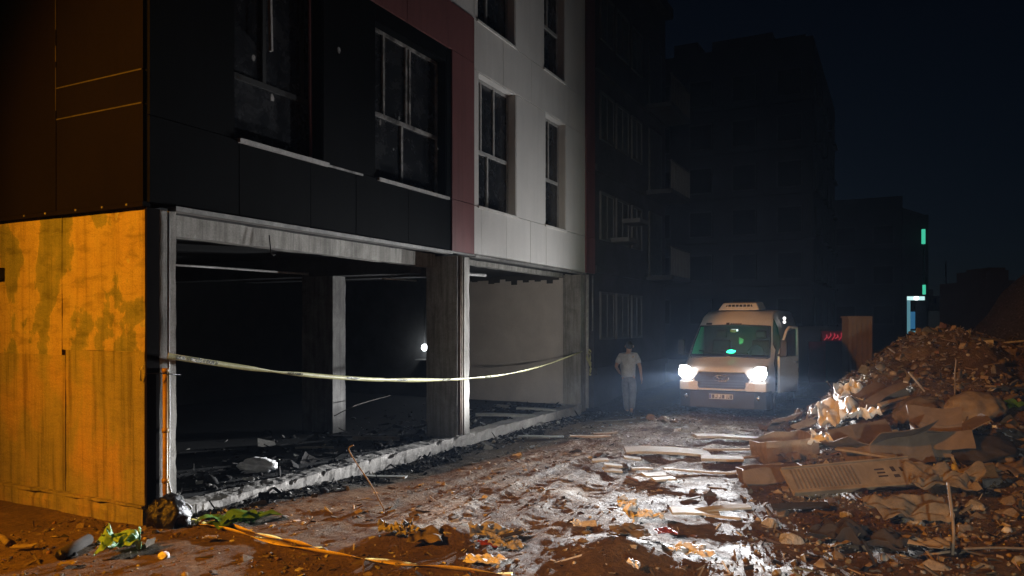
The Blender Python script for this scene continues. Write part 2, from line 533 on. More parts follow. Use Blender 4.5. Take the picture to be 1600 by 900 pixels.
part('upper_back_wall', DARKC, bld, lambda m: m.box(.28, 12.6, 3.5, 3.7, ZB + .3, ZTOP))

PT, GAP = .04, .012
def panel(rect, mat, y=-PT, name='cladding_panel', t=PT, jit=.003):
    a, b, c, d = rect
    j = rng.uniform(-jit, jit)
    mb = MB(); mb.box(a + GAP / 2, b - GAP / 2, y + j, y + t - .002 + j, c + GAP / 2, d - GAP / 2)
    return mb.build(name, mat, bld)
# black field
for a, b in ((0, 1.2), (1.2, 2.42), (2.42, 3.36), (3.36, 4.66), (4.66, 5.95)): panel((a, b, ZB, ZS), BLACK)
for r in ((0, 1.12, ZS, ZR), (2.66, 3.80, ZS, ZR), (5.80, 5.95, ZS, ZR), (1.12, 2.66, ZW, ZR), (3.80, 5.80, ZW, ZR)): panel(r, BLACK)
# maroon frame
for r in ((5.95, 6.73, ZB, ZS), (5.95, 6.73, ZS, ZR), (0, 2.3, ZR, ZR2), (2.3, 4.6, ZR, ZR2), (4.6, 6.73, ZR, ZR2)): panel(r, RED, -PT - .02)
# white field
for a, b in ((6.75, 7.02), (7.02, 8.05), (8.05, 9.15), (9.15, 9.95), (9.95, 10.95), (10.95, 12.3)): panel((a, b, ZB, ZS), WHITE)
for r in ((6.75, 6.92, ZS, 6.78), (8.48, 9.92, ZS, 6.78), (11.06, 12.3, ZS, 6.78)): panel(r, WHITE)
for a, b in ((6.75, 7.9), (7.9, 9.2), (9.2, 10.7), (10.7, 12.3)): panel((a, b, 6.78, ZR2), WHITE)
for r in ((6.75, 6.88, ZR2, 10.2), (8.44, 9.84, ZR2, 10.2), (11.0, 12.3, ZR2, 10.2), (0, 3.2, ZR2, 10.2), (3.2, 6.75, ZR2, 10.2), (0, 6, 10.2, ZTOP), (6, 12.3, 10.2, ZTOP)): panel(r, WHITE)
# narrow maroon return at the far end
for c, d in ((ZB, ZS), (ZS, 5.9), (5.9, ZR2), (ZR2, ZTOP)): panel((12.3, 12.92, c, d), RED, -PT - .03)
# metal drip edges under the cladding and over/below openings
part('drip_edge', METAL, bld, lambda m: m.box(.3, 5.95, -.075, .06, ZB - .055, ZB - .004))
part('drip_edge', METAL, bld, lambda m: m.box(5.95, 6.74, -.075, .02, ZB - .03, ZB - .004))
part('drip_edge', METAL, bld, lambda m: m.box(6.75, 12.3, -.075, .06, ZB - .045, ZB - .004))
part('sill_strip', PVC, bld, lambda m: m.box(1.18, 2.74, -.085, .05, ZS - .04, ZS + .012))
part('sill_strip', PVC, bld, lambda m: m.box(3.86, 5.84, -.085, .05, ZS - .035, ZS + .012))
part('sill_strip', SOOTPVC, bld, lambda m: m.box(2.74, 3.5, -.06, -.03, ZS - .03, ZS - .004))
for a, b, c, d in OPW: part('window_sill', WHITE, bld, lambda m: m.box(a - .03, b + .03, -.07, .12, c - .03, c + .012))
# reveals lining each opening
def reveal(o, mat):
    a, b, c, d = o
    mb = MB()
    mb.box(a - .002, a + .02, -.03, .2, c, d); mb.box(b - .02, b + .002, -.03, .2, c, d); mb.box(a + .02, b - .02, -.03, .2, d - .02, d + .002)
    mb.build('window_reveal', mat, bld)
for o in OPB: reveal(o, BLACK)
for o in OPW: reveal(o, WHITE)

def window(o, fm, vert, trans, low=None, y=.13, fw=.055):
    """frame members and each pane as sub-parts"""
    a, b, c, d = o
    a += .022; b -= .022; c += .014; d -= .022
    w = MB()
    w.box(a, a + fw, y, y + .06, c, d).box(b - fw, b, y, y + .06, c, d).box(a + fw, b - fw, y, y + .06, c, c + fw).box(a + fw, b - fw, y, y + .06, d - fw, d)
    wo = w.build('window', fm, bld)
    zt = c + trans
    part('transom', fm, wo, lambda m: m.box(a + fw, b - fw, y - .012, y + .058, zt - fw * .6, zt + fw * .6))
    for v in vert: part('mullion', fm, wo, lambda m: m.box(a + v - fw / 2, a + v + fw / 2, y - .006, y + .056, zt + fw * .6, d - fw))
    if low: part('mullion', fm, wo, lambda m: m.box(a + low - fw / 2, a + low + fw / 2, y - .006, y + .056, c + fw, zt - fw * .6))
    for x0, x1 in zip([a + fw] + [a + v + fw / 2 for v in vert], [a + v - fw / 2 for v in vert] + [b - fw]):
        part('pane', GLASS, wo, lambda m: m.box(x0, x1, y + .025, y + .037, zt + fw * .6, d - fw))
    for x0, x1 in (((a + fw, a + low - fw / 2), (a + low + fw / 2, b - fw)) if low else ((a + fw, b - fw),)):
        part('pane', GLASS, wo, lambda m: m.box(x0, x1, y + .025, y + .037, c + fw, zt - fw * .6))
    return wo
window(OPB[1], SOOTPVC, (.42, 1.02, 1.12), 1.02, .9, fw=.05)
wb = window(OPB[0], UNLITBLK, (.62, 1.3), .8)
part('loose_frame_strip', PVC, wb, lambda m: m.bar((1.80, .05, 5.52), (1.765, .05, 6.6), .05, .03))
part('loose_frame_strip', RED, wb, lambda m: m.bar((2.52, .05, ZS + .05), (2.49, .05, 6.6), .03, .03))
for o, v, l in ((OPW[0], (.36, .88), .62), (OPW[1], (.5,), None), (OPW[2], (.36, .88), .62), (OPW[3], (.5,), None)): window(o, PVC, v, 1.08, l)
# pock marks of pale filler on the sooty front
for x, z in ((1.42, 5.3), (2.98, 5.9), (3.92, 5.12), (4.4, 5.3), (4.25, 4.78), (5.5, 5.05), (1.72, 4.9)):
    mb = MB(); n = 9; r = rng.uniform(.02, .04)
    mb.prism([(x + r * rng.uniform(.6, 1.1) * math.cos(k * 2 * math.pi / n), z + r * 1.3 * rng.uniform(.6, 1.1) * math.sin(k * 2 * math.pi / n)) for k in range(n)], -PT - .012, -PT - .001)
    mb.build('scorch_spot', SOOTPVC, bld)

# left face: cladding over raw concrete ground floor
def lpanel(y0, y1, z0, z1, mat):
    j = rng.uniform(-.002, .002)
    mb = MB(); mb.box(-PT + j, -.002 + j, y0 + GAP / 2, y1 - GAP / 2, z0 + GAP / 2, z1 - GAP / 2)
    return mb.build('cladding_panel', mat, bld)
for z0, z1 in ((ZB, 4.39), (4.39, 4.74), (4.74, 7.2), (7.2, ZTOP)): lpanel(0, 1.47, z0, z1, BROWN)
for y0, y1 in ((1.47, 3.1), (3.1, 4.8), (4.8, 6.5)):
    for z0, z1 in ((ZB, 7.2), (7.2, ZTOP)): lpanel(y0, y1, z0, z1, BROWN)
JSEAL = simple('dull_sealant', (.045, .04, .038), (.015, .015, .015), .8, 9, 0)
for z in (4.39, 4.74): part('joint_seal', JSEAL, bld, lambda m: m.box(-.046, -.03, .02, 1.46, z - .007, z + .007))
zz = 3.62
while zz < 6.6:
    l = rng.uniform(.1, .5)
    if rng.random() < .7 and zz > 3.7: part('joint_seal', JSEAL, bld, lambda m: m.box(-.046, -.03, 1.464, 1.464 + rng.uniform(.008, .018), zz, zz + l))
    zz += l + rng.uniform(.03, .2)
part('drip_edge', BROWN, bld, lambda m: m.box(-.07, .02, -.03, 6.5, ZB - .05, ZB - .004))
for y in (.2, .6, 1.05, 1.6, 2.0): part('bolt', METAL, bld, lambda m: m.box(-.08, -.07, y, y + .025, ZB - .03, ZB - .01))
for y0, y1, z0, z1, o_, k in ((.03, 1.42, 1.80, ZB - .05, 0, 3), (1.42, 3.0, 1.74, ZB - .05, -.006, 4), (3.0, 6.5, 1.74, ZB - .05, 0, 5), (.03, .90, .19, 1.80, -.004, 6), (.90, 1.36, .19, 1.80, .003, 7), (1.36, 2.2, .19, 1.74, -.005, 8), (2.2, 6.5, .19, 1.74, .002, 9)):
    rough_box('wall_pour', o_, .24, y0, y1, z0, z1, OWALL if z0 > 1 else OWALL2, bld, .14, .007, k, .008)
rough_box('plinth', -.07, .24, -.03, 6.5, -.35, .185, OWALL2, bld, .08, .02, 5, .06)
rough_box('plinth_ledge', -.085, -.02, -.03, 6.5, .187, .215, OWALL2, bld, .08, .012, 6, .02)
part('wall_bracket', BBAG, bld, lambda m: m.box(-.06, -.012, 2.52, 2.8, 2.62, 2.76))
part('cable_clip', PVC, bld, lambda m: m.tube([(-.03, .05, 1.5), (-.06, .02, 1.6), (-.03, -.01, 1.7), (-.04, -.03, 1.55)], .008, 6))

# ground floor concrete frame
rough_box('corner_column', .004, .345, -.02, .5, .1, ZB - .06, CONC, bld, .1, .006, 8, .02)
part('column_casing', BROWN, bld, lambda m: m.box(-.035, .115, -.05, -.022, .17, ZB - .06))
rough_box('kerb_block', .28, .62, -.10, .35, -.3, .12, CURB, bld, .07, .008, 4, .03)
rough_box('column', 6.17, 6.62, -.02, .62, .02, ZB - .06, CONC, bld, .1, .006, 9, .025)
rough_box('column', 12.05, 12.42, -.02, .45, -.1, ZB - .06, CONC, bld, .1, .006, 10, .02)
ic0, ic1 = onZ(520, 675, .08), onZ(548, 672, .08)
rough_box('inner_column', ic0.x, ic0.x + .36, ic0.y, ic0.y + .75, .05, ZB - .3, SHADECONC, bld, .12, .006, 11, .02)
rough_box('front_beam', .36, 6.16, .42, .62, 3.10, ZB - .02, CONC, bld, .16, .008, 13, .02)
rough_box('front_beam', 6.63, 12.04, .45, .62, 3.24, ZB - .02, CONC, bld, .16, .008, 14, .02)
part('ceiling_slab', UNLITBLK, bld, lambda m: m.box(.25, 12.6, .063, 11, ZB - .015, ZB + .02))
rough_box('cross_beam', 6.2, 6.55, .63, 5.2, 2.95, ZB - .02, DARKC, bld, .2, .006, 15)  # dark concrete here carries the indoor gloom in its colour
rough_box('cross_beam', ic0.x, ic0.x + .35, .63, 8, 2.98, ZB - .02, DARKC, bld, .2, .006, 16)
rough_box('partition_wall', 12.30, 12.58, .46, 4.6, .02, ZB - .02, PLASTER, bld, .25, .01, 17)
part('back_wall', UNLITBLK, bld, lambda m: m.box(.25, 12.6, 9.0, 9.2, 0, ZB - .02))
part('inner_left_wall', UNLITBLK, bld, lambda m: m.box(.25, .3, .52, 9, .05, ZB - .02))
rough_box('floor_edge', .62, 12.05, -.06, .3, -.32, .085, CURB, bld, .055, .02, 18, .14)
part('floor_slab', UNLITBLK, bld, lambda m: m.box(.25, 12.3, .3, 9, -.3, .05))
part('ceiling_conduit', PVC, bld, lambda m: m.tube([(.5, 1.6, 2.86), (2.5, 1.75, 2.9), (4.5, 1.9, 2.93)], .018, 6))
part('ceiling_conduit', PVC, bld, lambda m: m.tube([(5.1, .8, 2.86), (6.1, .8, 2.87)], .016, 6))
part('light_tube', PVC, bld, lambda m: m.tube([(6.7, .25, 3.02), (7.7, .25, 3.04)], .03, 8))
part('rebar_hook', UNLITBLK, bld, lambda m: m.tube([(2.05, .33, 3.25), (2.05, .3, 3.02), (2.08, .29, 2.98), (2.13, .3, 3.0)], .008, 5))
# pipes and conduits on the columns
part('gas_pipe', YPIPE, bld, lambda m: m.tube([(.15, -.095, 1.62), (.15, -.095, .32), (.16, -.1, .2), (.2, -.1, .12)], .028, 10))
for z in (1.58, .95, .42): part('pipe_clamp', YPIPE, bld, lambda m: m.tube([(.15, -.095, z), (.15, -.095, z + .045)], .036, 10))
part('white_conduit', PVC, bld, lambda m: m.tube([(.225, -.05, ZB - .07), (.225, -.05, 1.9), (.228, -.055, 1.2), (.222, -.055, .4), (.26, -.08, .17), (.40, -.12, .15), (.45, -.125, .1), (.46, -.12, -.1)], .013, 8))
part('white_conduit', PVC, bld, lambda m: m.tube([(.52, -.12, .12), (.53, -.12, -.1)], .012, 8))
part('rusty_downpipe', simple('rusty_pipe', (.2, .13, .08), (.09, .06, .04), .7), bld, lambda m: m.tube([(6.20, -.06, ZB - .06), (6.2, -.06, .12)], .03, 10))
part('rusty_downpipe', WOOD, bld, lambda m: m.tube([(6.29, -.05, ZB - .06), (6.285, -.05, .12)], .018, 8))
part('rusty_downpipe', simple('pale_pipe', (.3, .27, .22), (.16, .13, .1), .7), bld, lambda m: m.tube([(6.36, -.05, ZB - .06), (6.36, -.05, .1)], .016, 8))
part('white_downpipe', PVC, bld, lambda m: m.tube([(12.33, -.08, ZB - .05), (12.33, -.08, -.02)], .045, 10))
part('thin_downpipe', METAL, bld, lambda m: m.tube([(12.75, -.06, ZB - .05), (12.75, -.06, 1.9)], .02, 8))
part('ragged_plaster_edge', DARKC, bld, lambda m: [m.box(12.285, 12.3, .5 + i * .17, .5 + i * .17 + .17, 3.3 - abs(mnoise.noise(Vector((i * .7, 2, 0)))) * .4 - .05, ZB - .02) for i in range(20)])

# ------------------------------------------------------------------ apartment block next door
def apartment(name, x0, x1, y0, y1, h, storeys, label, mat, wins, cat='building', balc=None, pz=0, wcol=None):
    root = empty(name, (0, 0, 0), 0, label, cat)
    part('wall', mat, root, lambda m: m.box(x0, x1, y0, y1, pz - .3, h))
    part('roof_parapet', mat, root, lambda m: m.box(x0 - .12, x1 + .12, y0 - .25, y1, h + .003, h + .35))
    for z in storeys:
        part('floor_band', mat, root, lambda m: m.box(x0, x1 + .03, y0 - .09, y0 - .003, z - .16, z + .02))
        for a, b in wins:
            f = MB(); zz0, zz1 = z + .75, z + 2.05
            f.box(a, a + .07, y0 - .06, y0 - .003, zz0, zz1).box(b - .07, b, y0 - .06, y0 - .003, zz0, zz1).box(a + .07, b - .07, y0 - .06, y0 - .003, zz0, zz0 + .07).box(a + .07, b - .07, y0 - .06, y0 - .003, zz1 - .07, zz1)
            mid = (a + b) / 2
            f.box(mid - .03, mid + .03, y0 - .055, y0 - .003, zz0 + .07, zz1 - .07)
            fo = f.build('window', DIMPVC, root)
            part('pane', wcol or GLASS, fo, lambda m: m.box(a + .07, mid - .03, y0 - .03, y0 - .004, zz0 + .07, zz1 - .07))
            part('pane', wcol or GLASS, fo, lambda m: m.box(mid + .03, b - .07, y0 - .03, y0 - .004, zz0 + .07, zz1 - .07))
    return root
NIGHTWALL = simple('dark_render', (.07, .07, .075), (.04, .04, .045), .9, 1.5)
CURT = simple('curtained_pane', (.10, .098, .09), (.05, .05, .048), .5, 6)
DIMPVC = simple('dim_window_frame', (.15, .145, .14), (.1, .1, .1), .7, 5, 0)
ap = apartment('apartment_block', 13.4, 20.3, .15, 12, 12.6, (.9, 3.6, 6.3, 9.0), 'dark apartment block with rows of windows beyond the white facade', NIGHTWALL,
               ((13.8, 14.9), (15.1, 16.2), (16.5, 17.5)), wcol=CURT)
for z in (3.6, 6.3, 9.0):
    b = part('balcony', NIGHTWALL, ap, lambda m: m.box(17.8, 20.2, -.75, .147, z - .14, z))
    for k in range(13):
        part('baluster', DIMPVC, b, lambda m: m.box(17.83 + k * .19, 17.86 + k * .19, -.74, -.71, z, z + .85))
    part('handrail', DIMPVC, b, lambda m: m.box(17.8, 20.2, -.75, -.70, z + .853, z + .90))
    part('balcony_door', CURT, b, lambda m: m.box(18.3, 19.7, .09, .146, z + .02, z + 2.1))
for x, z in ((15.6, 5.0), (14.6, 4.35)):
    mb = MB(); mb.box(x, x + .9, -.42, .147, z, z + .12); a_ = mb.build('air_vent_hood', DIMPVC, ap)
part('laundry', CURT, ap, lambda m: m.box(18.3, 18.9, -.68, -.66, 6.6, 7.1))

# far silhouettes ---------------------------------------------------------
FARW = simple('far_render', (.055, .055, .06), (.035, .035, .04), .95, .4, 0)
def far_block(name, label, x0, x1, y0, y1, h, floors, cols, steps, grp=None):
    root = empty(name, (0, 0, 0), 0, label, 'building', grp)
    part('wall', FARW, root, lambda m: m.box(x0, x1, y0, y1, -.5, h))
    for a, b, z0, z1 in steps: part('roof_housing', FARW, root, lambda m: m.box(x0 + .2, x0 + 4, a, b, z0, z1))
    wd = (y1 - y0) / cols
    for i in range(floors):
        z = 2.0 + i * (h - 2.6) / floors
        part('floor_band', FARW, root, lambda m: m.box(x0 - .12, x0 - .003, y0 - .1, y1, z - .35, z - .2))
        for k in range(cols):
            ya = y0 + wd * (k + .22)
            wo = part('window', DARKC, root, lambda m: m.box(x0 - .06, x0 - .003, ya, ya + wd * .56, z, z + 1.5))
            part('pane', UNLITBLK, wo, lambda m: m.box(x0 - .065, x0 - .061, ya + .08, ya + wd * .56 - .08, z + .08, z + 1.42))
        for k in range(4):      # windows on the long receding side
            xa = x0 + (x1 - x0) * (k + .25) / 4
            wo = part('window', DARKC, root, lambda m: m.box(xa, xa + 1.6, y0 - .06, y0 - .003, z, z + 1.5))
            part('sill', FARW, wo, lambda m: m.box(xa - .1, xa + 1.7, y0 - .3, y0 - .061, z - .12, z))
    return root
HT = 2.1 + 450 * 40.3 / FPX
far_block('tower_block', 'tall black tower block at the end of the alley behind the van', 38, 54, -3.0, 9.0, HT, 6, 5,
          ((3.2, 4.6, HT + .003, HT + .75), (-.9, 2.4, HT + .003, HT + .6), (-2.6, -.9, HT + .003, HT + .2)))
h4 = 2.1 + 200 * 57.6 / FPX
far_block('low_block', 'lower black building with green strip light on its right corner', 60, 75, -7.4, 6, h4, 3, 5, ())
lb = empty('corner_annex', (0, 0, 0), 0, 'narrow black annex carrying green light strips and white lit frame', 'building')
part('wall', FARW, lb, lambda m: m.box(60.02, 74, -9.15, -7.42, -.5, 10.35))
part('roof_slope', FARW, lb, lambda m: m.prism([(-7.42, 11.0), (-7.42, 10.36), (-8.9, 10.36), (-8.5, 10.55)], 60.05, 70, axis='x'))
GRN = emit('green_strip_light', (.10, 1.0, .62), .55)
CYW = emit('cyan_white_tube', (.62, 1.0, 1.0), .9)
CYD = emit('dim_cyan_tube', (.3, .75, .9), .28)
BLU = emit('blue_lit_poster', (.08, .38, .75), .28)
WHT = emit('white_lamp', (1, .97, .95), 3.0)
def farbox(name, mat, parent, px0, px1, py0, py1, d, t=.15):
    p = at(px0, py1, d); q = at(px1, py0, d)
    mb = MB()
    base = Vector((p.x, p.y, 0)); w = Vector((q.x - p.x, q.y - p.y, 0)); n = FWD * t
    b0 = [base, base + w, base + w + n, base + n]
    mb.hexa([v + UP * p.z for v in b0] + [v + UP * q.z for v in b0])
    return mb.build(name, mat, parent)
farbox('green_light_strip', GRN, lb, 1441.5, 1446, 358, 381, 56.5)
farbox('green_light_strip', GRN, lb, 1443, 1446.5, 445, 460, 56.5)
farbox('dim_light_strip', simple('dim_green_tube', (.1, .3, .25), None, .5, 3, 0), lb, 1443.5, 1445.5, 382, 444, 56.5)
lf = empty('lit_shop_frame', at(1432, 520, 50), 0, 'cyan-white lit frame of a small kiosk in the far distance', 'kiosk')
lf.location = (0, 0, 0)
farbox('lit_tube', CYW, lf, 1419, 1445, 463, 469, 50)
farbox('lit_tube', CYD, lf, 1419, 1422.5, 469, 521, 50)
farbox('poster', BLU, lf, 1423, 1430, 487, 514, 50)
farbox('lit_floor_strip', CYD, lf, 1426, 1464, 517, 523, 50)  # lit floor drawn as a glowing strip
farbox('back_panel', simple('dark_kiosk_panel', (.05, .045, .06), None, .9, 3, 0), lf, 1431, 1447, 470, 516, 51)
mb = MB(); p = at(1433, 466, 49.6); mb.tube([p, p + UP * .01 + FWD * .2], .13, 10); mb.build('lamp', WHT, lf)
lp = empty('lamp_post', (0, 0, 0), 0, 'thin pale metal post beside the far lit kiosk', 'post')
p = at(1478, 408, 46)
part('pole', METAL, lp, lambda m: m.tube([(p.x, p.y, -.2), (p.x, p.y, 3), p], [.11, .08, .04], 8))
part('base_sleeve', CYD, lp, lambda m: m.tube([(p.x, p.y, 1.2), (p.x, p.y, 2.6)], .125, 8))
for px, py in ((1458, 516), (1477, 517)):
    q = at(px, py, 44)
    ob = MB().tube([q, q + FWD * .1], .09, 10).build('far_lamp', emit('far_lamp_glow', (1, .9, .95), 2.0), None,
        label='tiny white lamp dot ' + ('left of' if px < 1470 else 'at the foot of') + ' the thin far post', cat='lamp')
ob = empty('pale_house', (0, 0, 0), 0, 'small pale distant house between kiosk and thin post', 'house')
farbox('wall', simple('pale_far_wall', (.3, .26, .2), None, .9, 3, 0), ob, 1450, 1468, 462, 486, 70, 3)
farbox('upper_wall', simple('pale_far_wall2', (.4, .33, .24), None, .9, 3, 0), ob, 1450, 1458, 452, 461.8, 70, 3)
farbox('window', DARKC, ob, 1460, 1463, 466, 474, 69.8, .1)
# shop wall, red sign, tan cabinet right of the van
sh = empty('dark_kiosk', (0, 0, 0), 0, 'dark roadside kiosk with a red glowing sign right of the van', 'kiosk')
farbox('wall', FARW, sh, 1240, 1330, 510, 640, 27, 2)
farbox('sign_board', simple('red_sign', (.25, .02, .03), None, .6, 3, 0), sh, 1284, 1327, 517, 533, 26.8, .1)
mb = MB()
REDE = emit('red_sign_glow', (1.0, .06, .10), .45)
for i, px in enumerate((1288, 1294, 1300, 1305, 1311, 1317, 1322)):
    a_, b_ = at(px, 529 if i % 2 else 531, 26.7), at(px + 3.5, 520 if i % 3 else 523, 26.7)
    mb.tube([a_, (a_ + b_) / 2 + RIGHT * .05, b_, b_ - UP * .1 + RIGHT * .03], .018, 5)
mb.build('sign_lettering', REDE, sh)
farbox('red_ghost_sheet', simple('ghost_red', (.20, .03, .05), None, .9, 3, 0), sh, 1264, 1290, 534, 610, 26.6, .05)  # added sheet whose colour imitates a reddish lens ghost
cb = empty('tan_cabinet', (0, 0, 0), 0, 'upright tan cabinet panel standing behind the rubble near the van', 'cabinet')
TANM = simple('tan_sheet', (.27, .22, .16), (.21, .17, .12), .7, 2, .1)
farbox('body', TANM, cb, 1326, 1360, 497, 640, 22, .45)
farbox('edge_trim', TANM, cb, 1360.3, 1363, 496, 640, 21.96, .5)
farbox('top_trim', TANM, cb, 1325, 1363, 494, 496.9, 21.96, .5)
for k in range(4): farbox('rib', TANM, cb, 1331 + k * 7.5, 1332.5 + k * 7.5, 499, 600, 21.97, .03)
bk = empty('stepped_shed', (0, 0, 0), 0, 'black stepped roofline behind the dark mound at the right edge', 'shed')
farbox('wall', UNLITBLK, bk, 1535, 1700, 438, 560, 30, 3)
farbox('roof_box', UNLITBLK, bk, 1541, 1576, 422, 438, 30, 2)
farbox('roof_ridge', UNLITBLK, bk, 1545, 1571, 418, 422, 30.2, 1.5)
# low barrier rail by the van
ob = empty('barrier_rail', (0, 0, 0), 0, 'thin pale metal rail lying low between van and rubble', 'rail')
a_, b_ = at(1232, 623, 19.5), at(1286, 623, 19.5)
part('rail', METAL, ob, lambda m: m.bar(a_, b_, .05, .05))
for t in (.1, .9):
    q = a_.lerp(b_, t); part('post', METAL, ob, lambda m: m.box(q.x - .02, q.x + .02, q.y - .02, q.y + .02, gz(q.x, q.y) - .1, q.z - .025))

# lamp seen through the back doorway
dl = empty('bare_bulb', (0, 0, 0), 0, 'bright bare white bulb glowing deep inside the open ground floor', 'lamp')
p = onX(663, 543, 12.40)
part('bulb', emit('bulb_glow', (.9, .96, 1), 16.0), dl, lambda m: m.tube([p + UP * .09, p + UP * .05, p - UP * .03, p - UP * .09], [.03, .075, .08, .04], 12))
part('bracket', METAL, dl, lambda m: m.bar(p + UP * .1, p + UP * .1 + Vector((.2, 0, 0)), .03, .03))
part('cable', BBAG, dl, lambda m: m.tube([p + UP * .1, p + UP * .9, Vector((p.x + .15, p.y, ZB - .05))], .01, 6))
part('shelf', METAL, dl, lambda m: m.box(p.x - .1, p.x + .19, p.y - .22, p.y + .25, p.z - .36, p.z - .33))
ld = bpy.data.lights.new('bulb_light', 'POINT'); ld.energy = 5; ld.shadow_soft_size = .08; ld.color = (.9, .96, 1)
lo = bpy.data.objects.new('bulb_light', ld); C.objects.link(lo); lo.parent = dl; lo.location = p - Vector((.2, 0, 0))
#@@PART2
# ------------------------------------------------------------------ van
VX, VY = 11.8, -3.50
van = empty('panel_van', (VX, VY, 0), 0, 'white high-roof van facing us with both headlights lit and door ajar', 'van')
PAINT = simple('white_van_paint', (.86, .83, .78), (.74, .7, .64), .35, 1.5, .0)
BLKP = simple('black_trim', (.018, .018, .02), (.01, .01, .011), .55, 8, .1)
RUB = simple('tyre_rubber', (.02, .02, .02), (.01, .01, .01), .9, 20, .2)
CHROME = simple('chrome', (.7, .7, .72), (.5, .5, .52), .2, 5, 0, metal=.9)
HLAMP = emit('headlamp_glow', (.93, .97, 1.0), 42.0)
HSOFT = emit('headlamp_housing_glow', (.9, .95, 1.0), 9.0)
def m_windglass():
    m = bpy.data.materials.new('clear_glass'); m.use_nodes = True
    n = m.node_tree; n.nodes.remove(n.nodes['Principled BSDF'])
    t = n.nodes.new('ShaderNodeBsdfTransparent'); t.inputs[0].default_value = (.62, .7, .68, 1)
    g = n.nodes.new('ShaderNodeBsdfGlossy'); g.inputs['Roughness'].default_value = .06; g.inputs[0].default_value = (.8, .85, .85, 1)
    fr = n.nodes.new('ShaderNodeFresnel'); fr.inputs[0].default_value = 1.45
    tc = texco(n); f = noise(n, tc, 5, 5, .6)
    d = n.nodes.new('ShaderNodeBsdfDiffuse'); d.inputs[0].default_value = (.3, .32, .31, 1)
    mx = n.nodes.new('ShaderNodeMixShader'); n.links.new(fr.outputs[0], mx.inputs[0]); n.links.new(t.outputs[0], mx.inputs[1]); n.links.new(g.outputs[0], mx.inputs[2])
    m2 = n.nodes.new('ShaderNodeMixShader'); n.links.new(ramp(n, f, [(.3, .03), (.7, .12)]), m2.inputs[0]); n.links.new(mx.outputs[0], m2.inputs[1]); n.links.new(d.outputs[0], m2.inputs[2])
    n.links.new(m2.outputs[0], n.nodes['Material Output'].inputs[0])
    return m
VGLASS = m_windglass()
ST = [(0.0, 1.02, .86, .78), (.05, 1.08, .93, .84), (.22, 1.13, .98, .88), (.5, 1.22, 1.01, .90), (.80, 1.33, 1.02, .92), (1.15, 1.68, 1.02, .89),
      (1.50, 2.03, 1.02, .84), (1.62, 2.14, 1.02, .83), (1.85, 2.30, 1.02, .81), (2.2, 2.39, 1.02, .80), (3.0, 2.44, 1.02, .80), (5.45, 2.44, 1.01, .80), (5.55, 2.38, .97, .76)]
def ring(zt, w, wt, zb=.45):
    h = zt - zb
    half = [(w * .9, zb), (w, zb + .1), (w, zb + .45 * h), (w * .995, zb + .62 * h), (w * .5 + wt * .5 + .02, zb + .84 * h), (wt + .025, zt - .07), (wt - .02, zt - .015)]
    return [(-y, z) for y, z in half] + [(0, zt + .035)] + [(y, z) for y, z in half[::-1]]
mb = MB(); nr = 15
for x, zt, w, wt in ST: mb.v += [(x, y, z) for y, z in ring(zt, w, wt)]
def vface(i, k):
    if 4 <= i <= 5 and k in (6, 7): return False            # windscreen opening
    if 4 <= i <= 8 and k in (1, 2, 3): return False if i < 8 else True   # open door on the -Y flank
    if 5 <= i <= 8 and k == 4 and i < 8: return False
    return True
for i in range(len(ST) - 1):
    for k in range(nr - 1):
        if vface(i, k): mb.f.append((i * nr + k, i * nr + k + 1, (i + 1) * nr + k + 1, (i + 1) * nr + k)); mb.mi.append(0); mb.sm.append(True)
    mb.f.append((i * nr + nr - 1, i * nr, (i + 1) * nr, (i + 1) * nr + nr - 1)); mb.mi.append(0); mb.sm.append(False)
mb.f.append(tuple(range(nr))); mb.mi.append(0); mb.sm.append(False)
mb.f.append(tuple(range((len(ST) - 1) * nr + nr - 1, (len(ST) - 1) * nr - 1, -1))); mb.mi.append(0); mb.sm.append(False)
body = mb.build('body', PAINT, van)
ws = MB()
def wsp(i, s): x, zt, w, wt = ST[i]; return Vector((x - .012, s * (wt - .025), zt - .005)), Vector((x - .012, 0, zt + .03))
a0, c0 = wsp(4, -1); a1, c1 = wsp(5, -1); a2, c2 = wsp(6, -1); b0_, _ = wsp(4, 1); b1_, _ = wsp(5, 1); b2_, _ = wsp(6, 1)
ws.add([a0, c0, b0_, a1, c1, b1_, a2, c2, b2_], [(0, 1, 4, 3), (1, 2, 5, 4), (3, 4, 7, 6), (4, 5, 8, 7)], 0, True)
wso = ws.build('windscreen', VGLASS, van)
part('seal', BLKP, wso, lambda m: m.tube([a0, c0, b0_], .022, 6))
part('seal', BLKP, wso, lambda m: m.tube([a2, c2, b2_], .02, 6))
for q0, q1, q2 in ((a0, a1, a2), (b0_, b1_, b2_)): part('seal', BLKP, wso, lambda m: m.tube([q0, q1, q2], .016, 6))
part('wiper', BLKP, wso, lambda m: m.tube([(.76, -.5, 1.36), (.86, .0, 1.44), (.9, .22, 1.47)], .012, 5))
part('wiper', BLKP, wso, lambda m: m.tube([(.76, .05, 1.38), (.86, .5, 1.43), (.9, .72, 1.45)], .012, 5))
part('cowl', BLKP, van, lambda m: m.hexa([(.70, -.86, 1.29), (.70, .86, 1.29), (.80, .9, 1.31), (.80, -.9, 1.31), (.70, -.86, 1.325), (.70, .86, 1.325), (.80, .9, 1.375), (.80, -.9, 1.375)]))
